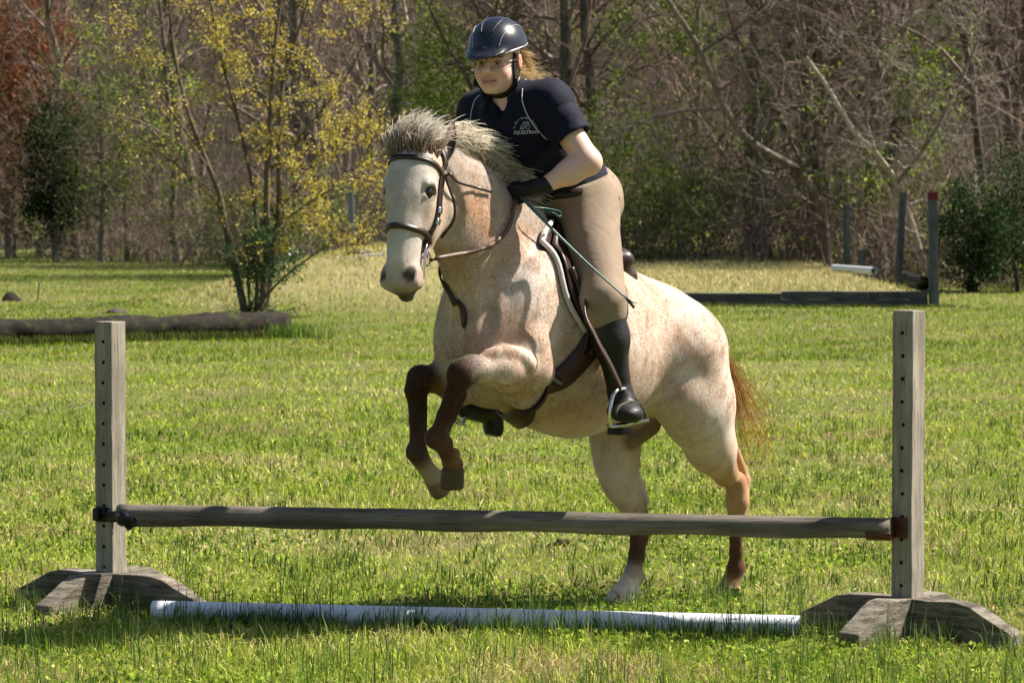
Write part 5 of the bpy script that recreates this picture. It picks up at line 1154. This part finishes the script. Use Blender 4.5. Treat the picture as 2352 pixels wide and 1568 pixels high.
# ---------------------------------------------------------------- shrub tree with yellow green leaves
YT = 43.5; base = hits(578, 722); YT = float(base[1])
st = empty('shrub_tree', base); tag(st, 'many stemmed shrub tree with yellow green spring leaves behind the fallen log', 'tree')
stems = [([(566, 735, 0), (548, 650, 0), (525, 560, .1), (505, 450, .2), (470, 360, .3), (430, 250, .4), (400, 120, .5), (385, -20, .5)], [.075, .06, .05, .04, .03, .015]),
         ([(596, 735, 0), (606, 640, 0), (612, 540, 0), (614, 400, 0), (622, 260, 0), (630, 120, 0), (650, -30, 0)], [.085, .07, .055, .05, .04, .02]),
         ([(604, 730, .1), (622, 620, .2), (640, 480, .2), (642, 330, .2), (650, 190, .3), (690, 60, .4), (720, -40, .4)], [.07, .055, .045, .035, .015]),
         ([(588, 735, -.1), (592, 640, -.1), (590, 520, -.1), (575, 400, -.1), (540, 250, -.1), (500, 100, -.1), (480, -20, -.1)], [.05, .04, .03, .02]),
         ([(575, 735, -.1), (570, 650, -.2), (566, 560, -.2)], [.04, .035, .03]),
         ([(602, 690, 0), (650, 640, -.2), (720, 585, -.3), (790, 540, -.4), (850, 510, -.4)], [.035, .03, .02, .012]),
         ([(612, 540, 0), (690, 480, -.2), (770, 430, -.3), (840, 400, -.4)], [.03, .025, .012]),
         ([(614, 400, 0), (700, 300, .2), (780, 200, .3), (840, 90, .3), (860, 10, .3)], [.035, .025, .018, .01]),
         ([(505, 450, .2), (420, 390, 0), (340, 330, -.2), (290, 290, -.3)], [.025, .02, .01]),
         ([(470, 360, .3), (390, 250, .3), (320, 130, .2), (280, 50, .2)], [.025, .02, .01]),
         ([(622, 260, 0), (560, 150, -.1), (520, 40, -.2)], [.025, .02, .01]), ([(640, 480, .2), (720, 400, .5), (800, 330, .6), (850, 290, .6)], [.025, .018, .01])]
SB = bark('shrub_bark', (.07, .055, .038), (.20, .16, .105), .1)
Ps = []
for i, (p, r) in enumerate(stems):
    r = [x * (.85 if i < 4 else .6) for x in r]; Ps.append(limb(p, YT, r, SB, st, 7 if i < 4 else 5, name='stem')[:2])
_, tips = twiggy(st, Ps, SB, 4, (11, 5, 3), .62, 'twigs', .22, .25, .003)
rg = np.random.default_rng(9); tp = tips.reshape(-1, 3); d = CAM - tp; pxx = 1176 + F * (tp[:, 0] / tp[:, 1]); pyy = 480 - F * ((tp[:, 2] - CAMZ) / tp[:, 1])
wgt = np.clip(.25 + .9 * np.exp(-((pxx - 690) / 150) ** 2) + .35 * np.exp(-((pxx - 400) / 110) ** 2 - ((pyy - 100) / 160) ** 2), 0, 1.2) * np.where((pyy > 470) & (pxx < 640), .15, 1) * (pyy < 610)
idx = rg.choice(len(tp), 7000, p=wgt / wgt.sum()); lp = tp[idx] + rg.normal(0, .035, (7000, 3)); lp = np.vstack([lp, lp[rg.integers(0, 7000, 7000)] + rg.normal(0, .03, (7000, 3))])
v, f, c = leaves(lp, .0195, [(.62, .46, .05), (.66, .54, .10), (.55, .43, .05), (.42, .40, .06), (.72, .64, .28)], rg, .6); link('leaves', np_mesh('leaves', v, f, leafmat('yellow_leaf', 0, 0, .55, .5), smooth=False, cols=c), st)
hs = empty('honeysuckle', base + np.array([.05, -.2, 0])); tag(hs, 'dark green glossy shrub growing among the stems of the shrub tree', 'shrub')
ctr = np.array([at_depth(595 + rg.normal(0, 42), 590 + rg.normal(0, 40), YT - .2 + rg.normal(0, .15)) for _ in range(60)]); lp = ctr[rg.integers(0, 60, 3000)] + rg.normal(0, .075, (3000, 3))
v, f, c = leaves(lp, .026, [(.08, .15, .06), (.12, .20, .08), (.05, .09, .04)], rg); link('leaves', np_mesh('leaves', v, f, leafmat('glossy_leaf', 0, 0, .2, .25), smooth=False, cols=c), hs)
ctr = np.array([at_depth(575 + rg.normal(0, 40), 712 + rg.normal(0, 12), YT - .3) for _ in range(20)]); lp = ctr[rg.integers(0, 20, 500)] + rg.normal(0, .06, (500, 3))
v, f, c = leaves(lp, .022, [(.05, .09, .03), (.08, .12, .04)], rg); link('leaves', np_mesh('leaves', v, f, LEAF, smooth=False, cols=c), hs)
P = np.stack([spline([base + np.array([rg.normal(0, .1), -.2, 0]), c_ - UP * .2, c_], 6)[:6] if False else np.linspace(base + np.array([rg.normal(0, .12), -.2, 0]), c_, 6) for c_ in ctr]); v, f = tubes(P, np.full((len(P), 6), .006), 3); link('stems', np_mesh('stems', v, f, SB), hs)
# ---------------------------------------------------------------- things in the field
LOGM = wood('rotting_log', (.008, .006, .005), (.026, .020, .016), (.004, .003, .003), (.08, 1, 1), 12, .9, (.05, .055, .01))
la, lb = hits(-120, 790), hits(655, 775); lb = lb * 1.0; n = 60; vs = []
ld = lb - la; LL = np.linalg.norm(ld); ld /= LL; ln_ = np.cross(UP, ld); ln_ /= np.linalg.norm(ln_); lu = np.cross(ld, ln_)
for i in range(n + 1):
    q = i / n; r = .155 + .03 * q ** 2 + .010 * math.sin(q * 17)
    for k in range(18):
        a = 2 * math.pi * k / 18; rr = r * (1 + .10 * math.sin(3 * a + q * 30) * .6 + .05 * RNG.normal()); vs.append(np.array([q * LL, math.cos(a) * rr, .125 + .02 * q + math.sin(a) * rr]))
V = np.array(vs); fs = [(i * 18 + k, i * 18 + (k + 1) % 18, (i + 1) * 18 + (k + 1) % 18, (i + 1) * 18 + k) for i in range(n) for k in range(18)] + [tuple(range(17, -1, -1)), tuple(n * 18 + k for k in range(18))]
log = link('fallen_log', np_mesh('fallen_log', V, fs, LOGM)); log.matrix_world = Matrix(((ld[0], ln_[0], lu[0], la[0]), (ld[1], ln_[1], lu[1], la[1]), (ld[2], ln_[2], lu[2], la[2]), (0, 0, 0, 1)))
tag(log, 'long dark mossy log lying behind the left jump standard', 'log')
def lump(name, px, py, w, h, dpt, mat, label, cat, seed):
    rg = np.random.default_rng(seed); c = hits(px, py); v, f = ball((0, 0, 0), 1.0, 10); v = np.array(v); ph = rg.uniform(0, 6, 6)
    v *= (1 + .14 * np.sin(v[:, :1] * 3 + ph[0]) + .10 * np.sin(v[:, 1:2] * 5 + ph[1]) + .08 * np.sin(v[:, 2:] * 7 + ph[2])); v = v * np.array([w, dpt, h]) + c
    o = link(name, np_mesh(name, v, f, mat)); return tag(o, label, cat)
DK = plain('dark_stump', (.016, .013, .011), .9, .2, 0, .5, 20); STN = plain('field_stone', (.075, .065, .062), .9, .2, 0, .4, 12)
lump('tree_stump', 27, 692, .17, .15, .16, DK, 'dark rounded stump in the grass at the far left', 'stump', 1)
lump('field_stone', 268, 720, .17, .075, .14, STN, 'low dark stone in the grass above the left post', 'stone', 2)
lump('field_stone', 826, 583, .22, .07, .16, STN, 'grey stone on top of the mound beside the horse\'s face', 'stone', 3)
GRP = plain('green_steel', (.06, .085, .075), .5, .4, .3); GP = wood('grey_far_post', (.075, .085, .095), (.14, .15, .155), (.04, .04, .045), (1, 1, .1), 8); REDP = plain('red_paint', (.13, .014, .022), .7)
def stake(px, y0, y1, w, lean, name, label, mat, cat='post', cap=None, Y=None):
    g = hits(px, y1) if Y is None else np.array([vis(px, Y), Y, float(gz(vis(px, Y), Y))]); Y = g[1]; top = at_depth(px + lean, y0, Y); d = (top - g); o = empty(name, g); tag(o, label, cat)
    v, f = slab((np.linalg.norm(d) + .06, w, w), 6, .002); v[:, 2] -= w / 2; d /= np.linalg.norm(d); a = np.cross(np.array([0, 1., 0]), d); a /= np.linalg.norm(a); b = np.cross(d, a); L = np.linalg.norm(top - g) + .06
    P = g - d * .06 + d * (v[:, :1] + L / 2) + a * v[:, 1:2] + b * v[:, 2:3]; link('shaft', np_mesh('shaft', P, f, mat, smooth=False), o)
    if cap: v, f = slab((cap, w * 1.04, w * 1.04), 2, 0); v[:, 2] -= w * .52; P = top + d * (v[:, :1] - cap / 2 + .003) + a * v[:, 1:2] + b * v[:, 2:3]; link('painted_top', np_mesh('painted_top', P, f, REDP, smooth=False), o)
    return o, g
s_, g_ = stake(86, 648, 694, .018, 4, 'metal_stake', 'thin green metal stake in the field at far left', GRP, 'stake')
stake(2146, 442, 706, .15, -4, 'tall_post', 'tall grey post with a red painted top at the end of the timbers', GP, cap=.13, Y=53.0)
stake(2062, 442, 624, .13, 12, 'leaning_post', 'tall grey post leaning right on the terrace', GP, Y=64)
stake(1946, 470, 606, .14, -2, 'slim_post', 'slim dark grey post behind the white pipe', GP, Y=67)
stake(1980, 573, 606, .16, -1, 'short_post', 'short grey post right of the slim post', GP, Y=67)
stake(2136, 588, 622, .13, 1, 'short_post', 'short pale grey post beside the red topped post', wood('pale_far_post', (.17, .16, .15), (.27, .26, .24), (.08, .08, .08), (1, 1, .1), 8), Y=62)
stake(814, 442, 578, .10, -9, 'grey_post', 'grey wooden post behind the yellow leaved shrub tree', wood('blue_grey_post', (.13, .15, .19), (.22, .25, .30), (.07, .08, .1), (1, 1, .1), 8), Y=66)
p0, p1 = np.array([vis(1915, 64), 64, .445]), np.array([vis(2008, 62), 62, .425]); o = pipe('pipe', p0, p1, .072, PVC, .006); tag(o, 'white plastic pipe lying on the terrace by the grey posts', 'pipe')
p0, p1 = hits(770, 592), hits(884, 588); o = pipe('pipe', p0 - UP * .02, p1 + UP * .02, .030, PVC, .006); tag(o, 'thin white pipe lying on the mound left of the horse\'s face', 'pipe')
cu = empty('drain_pipe', at_depth(2118, 662, 53.8)); tag(cu, 'black round drain pipe end on the terrace beside the red topped post', 'pipe')
q0, q1 = at_depth(2120, 651, 53.6), at_depth(2092, 645, 55.2); o = pipe('barrel', q0, q1, .125, plain('black_pipe', (.010, .009, .010), .6), .012, cu)
# timbers holding the terrace
TIMB = wood('terrace_timber', (.055, .055, .062), (.105, .10, .105), (.02, .02, .022), (.08, 1, 1), 10)
rw = empty('retaining_wall', at_depth(1900, 705, 53)); tag(rw, 'low dark timber retaining wall edging the terrace at right', 'wall')
tx = [vis(1560, 53), vis(1760, 53), vis(1960, 53), vis(2132, 53)]
for c_ in range(2):
    for k in range(3):
        a0 = tx[k] + (.25 if c_ and k else 0); a1 = tx[k + 1] + (.25 if c_ and k < 2 else 0); hgt = .128; dropz = -.03 if k == 0 else 0
        v, f = slab((a1 - a0 - .012, .12, hgt), 8, .003); v = v + np.array([(a0 + a1) / 2, 53.02 + .012 * c_, .002 + c_ * (hgt + .004) + dropz]); o = link('timber', np_mesh('timber', v, f, TIMB, smooth=False), rw); b = o.modifiers.new('bevel', 'BEVEL'); b.width = .008; b.segments = 2; b.limit_method = 'ANGLE'
# droppings and fallen scraps near the jump
c = on_ground(1292, 1253); dr = empty('droppings', c); tag(dr, 'small dark heap of droppings in the grass beneath the horse', 'droppings')
for k in range(7): v, f = ball(c + np.array([RNG.normal(0, .028), RNG.normal(0, .06), .006 + .010 * (k % 2)]), .019, 7, (1, 1, .8)); MB().add(v, f).build('clod', DK, dr)
# ---------------------------------------------------------------- grass
def blades(x, y, h, w, col, rng, lean=.5, z=None, curve=.5):
    N = len(x); z = gz(x, y) if z is None else z; yaw = rng.uniform(0, 2 * math.pi, N); tw = rng.uniform(0, 2 * math.pi, N); ln = np.abs(rng.normal(0, lean, N))
    b = np.stack([x, y, z - .004], 1); dirv = np.stack([np.cos(yaw), np.sin(yaw), np.zeros(N)], 1); wd = np.stack([np.cos(tw), np.sin(tw), np.zeros(N)], 1) * (w / 2)[:, None]
    mid = b + dirv * (h * ln * .35)[:, None] + UP * (h * .55)[:, None]; tip = b + dirv * (h * ln)[:, None] + UP * (h * np.clip(1 - curve * ln * .6, .25, 1))[:, None]
    V = np.stack([b - wd, b + wd, mid - wd * .75, mid + wd * .75, tip], 1).reshape(-1, 3); k = np.arange(N) * 5
    F_ = np.concatenate([np.stack([k, k + 1, k + 3], 1), np.stack([k, k + 3, k + 2], 1), np.stack([k + 2, k + 3, k + 4], 1)]); return V, F_, np.repeat(col, 5, 0)
def slivers(x, y, h, w, col, rng, lean):
    N = len(x); b = np.stack([x, y, gz(x, y) - .004], 1); yaw = rng.uniform(0, 2 * math.pi, N); ln = np.abs(rng.normal(0, lean, N)); wd = np.stack([np.ones(N), rng.normal(0, .3, N), np.zeros(N)], 1) * (w / 2)[:, None]
    tip = b + np.stack([np.cos(yaw) * h * ln, np.sin(yaw) * h * ln, h * np.clip(1 - .3 * ln, .3, 1)], 1); return np.stack([b - wd, b + wd, tip], 1).reshape(-1, 3), np.arange(N * 3).reshape(N, 3), np.repeat(col, 3, 0)
rg = np.random.default_rng(77)
def field_points(n, y0, y1, p, margin=.9, wide=.172):
    u = rg.uniform(0, 1, n); y = (y0 ** (1 - p) + u * (y1 ** (1 - p) - y0 ** (1 - p))) ** (1 / (1 - p)); x = rg.uniform(-1, 1, n) * (wide * y + margin); return x, y
def patchy(x, y, s, ph): return .5 + .25 * (np.sin(x * s + ph + 1.3 * np.sin(y * s * .7 + ph)) + np.sin(y * s * .9 - ph + 1.1 * np.sin(x * s * .8 + 2 * ph)))
PAL = np.array([(.185, .29, .026), (.31, .395, .040), (.45, .475, .095), (.56, .50, .23), (.075, .130, .014), (.44, .32, .17)])
def grass_cols(x, y, n, dry_shade):
    p1 = patchy(x, y, .55, 1.0); p2 = patchy(x, y, 1.7, 4.0); p3 = patchy(x, y, 4.3, 2.0); q = .12 + .76 * rg.uniform(0, 1, n) + .40 * (p1 - .5) + .48 * (p2 - .5) + .38 * (p3 - .5) + dry_shade + .04
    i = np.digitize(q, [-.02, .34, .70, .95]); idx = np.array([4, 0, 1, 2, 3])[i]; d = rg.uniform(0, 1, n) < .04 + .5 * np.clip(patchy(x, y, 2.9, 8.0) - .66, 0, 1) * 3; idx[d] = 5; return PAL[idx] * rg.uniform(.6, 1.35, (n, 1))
V = []; F_ = []; C = []; nv = 0
def put(t):
    global nv
    V.append(t[0]); F_.append(t[1] + nv); C.append(t[2]); nv += len(t[0])
N = 225000; x, y = field_points(N, 9.6, 34, 1.75, 1.2, .18); h = rg.uniform(.022, .062, N) * (.75 + .6 * patchy(x, y, 1.1, 3.0)); w = rg.uniform(.0032, .0068, N) * np.clip(y / 13, .9, 2.2)
put(blades(x, y, h, w, grass_cols(x, y, N, .03), rg, 1.05))
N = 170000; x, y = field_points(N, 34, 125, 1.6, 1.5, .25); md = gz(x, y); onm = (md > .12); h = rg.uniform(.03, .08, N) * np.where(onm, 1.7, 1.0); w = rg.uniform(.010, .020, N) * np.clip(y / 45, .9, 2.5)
put(slivers(x, y, h, w, grass_cols(x, y, N, np.where(onm, .62, .0) + np.where((x > 2) & (y > 53), .25, 0) + np.where((x < -3.5) & (y > 52), .5 * np.sin(y * .42 + .1 * x) * np.sin(y * .19 + 1), 0)), rg, .9))  # far-left bands paint tree shadows into the grass colour; mound and terrace are dry
# longer tufts and rushy stalks close to the camera and round the jump
def tufts(cx, cy, n, spread, h0, h1, cols, lean, wd=(.0035, .006)):
    m = len(cx); x = np.repeat(cx, n) + rg.normal(0, spread, m * n); y = np.repeat(cy, n) + rg.normal(0, spread, m * n); N = m * n; h = rg.uniform(h0, h1, N); c = np.asarray(cols)[rg.integers(0, len(cols), N)] * rg.uniform(.7, 1.25, (N, 1))
    put(blades(x, y, h, rg.uniform(*wd, N), c, rg, lean))
x, y = field_points(480, 9.7, 13.2, 1.2); tufts(x, y, 9, .022, .07, .17, [(.11, .18, .035), (.17, .25, .05), (.24, .29, .08)], .38)
x, y = field_points(80, 9.7, 13.4, 1.01); tufts(x, y, 5, .03, .16, .30, [(.075, .135, .045), (.11, .18, .055)], .22, (.0030, .0045))
x, y = field_points(900, 13, 26, 1.6); tufts(x, y, 12, .03, .05, .10, [(.10, .18, .03), (.15, .22, .045), (.06, .11, .02)], .5, (.005, .008))
q = rg.uniform(0, 1, 150); pl = pa[None] + (pb - pa)[None] * q[:, None]; tufts(pl[:, 0] + rg.normal(0, .03, 150), pl[:, 1] - .075 + rg.normal(0, .03, 150), 9, .02, .05, .13, [(.075, .135, .03), (.12, .19, .045)], .4)
q = rg.uniform(0, 1, 26); pl = pa[None] + (pb - pa)[None] * q[:, None]; tufts(pl[:, 0], pl[:, 1] - .10, 5, .025, .14, .26, [(.05, .10, .035), (.07, .12, .04)], .22, (.003, .0045))
for g_ in (gl, gr):
    a = rg.uniform(0, 6.28, 70); r = rg.uniform(.12, .5, 70); tufts(g_[0] + np.cos(a) * r, g_[1] + np.sin(a) * r * .8 - .1, 9, .02, .05, .14, [(.09, .15, .03), (.13, .2, .045), (.17, .2, .07)], .4)
q = rg.uniform(0, 1, 260); lp_ = la[None] + (lb - la)[None] * q[:, None]; tufts(lp_[:, 0], lp_[:, 1] - .17 - rg.uniform(0, .25, 260), 16, .05, .06, .16, [(.10, .13, .03), (.16, .17, .05), (.07, .10, .02)], .35, (.010, .016))
tufts(np.full(30, lb[0]) + rg.normal(.02, .2, 30), np.full(30, lb[1]) + rg.normal(-.25, .15, 30), 25, .05, .10, .24, [(.13, .22, .035), (.17, .26, .05)], .35, (.010, .016))
bx_ = rg.uniform(tx[0] - .3, tx[3] + .6, 220); tufts(bx_, 52.88 - rg.uniform(.02, .25, 220), 8, .05, .03, .09, [(.10, .14, .03), (.15, .17, .05)], .35, (.012, .02))
# broad clover leaves and dead scraps lying in the turf
N = 70000; x, y = field_points(N, 9.7, 22, 2.1); keepc = patchy(x, y, 2.3, 6.0) + rg.normal(0, .16, N) > .55; x, y = x[keepc], y[keepc]; N = len(x)
v, f, c = leaves(np.stack([x, y, gz(x, y) + rg.uniform(.012, .04, N)], 1), .0105, [(.19, .30, .03), (.28, .38, .05), (.13, .23, .025), (.38, .43, .09)], rg, .8)
f3 = np.concatenate([f[:, [0, 1, 2]], f[:, [0, 2, 3]]]); put((v, f3, c))
N = 10000; x, y = field_points(N, 9.7, 28, 1.8); v, f, c = leaves(np.stack([x, y, gz(x, y) + rg.uniform(.006, .03, N)], 1), .011, [(.50, .40, .22), (.60, .50, .30), (.26, .17, .09)], rg, .28)
f3 = np.concatenate([f[:, [0, 1, 2]], f[:, [0, 2, 3]]]); put((v, f3, c))
GRASS = leafmat('grass_blade', 0, 0, .28, .8, .04)
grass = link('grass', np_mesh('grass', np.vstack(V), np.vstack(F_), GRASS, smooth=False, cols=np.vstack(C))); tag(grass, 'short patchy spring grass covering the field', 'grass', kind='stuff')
# dandelions
N = 34; x, y = field_points(N, 20, 48, 1.0001); v, f, c = leaves(np.repeat(np.stack([x, y, gz(x, y) + rg.uniform(.04, .09, N)], 1), 5, 0), .013, [(.75, .55, .02)], rg, .9)
o = link('dandelions', np_mesh('dandelions', v, f, LEAF, smooth=False, cols=c)); tag(o, 'tiny yellow dandelion flowers dotted over the grass', 'flowers', kind='stuff')
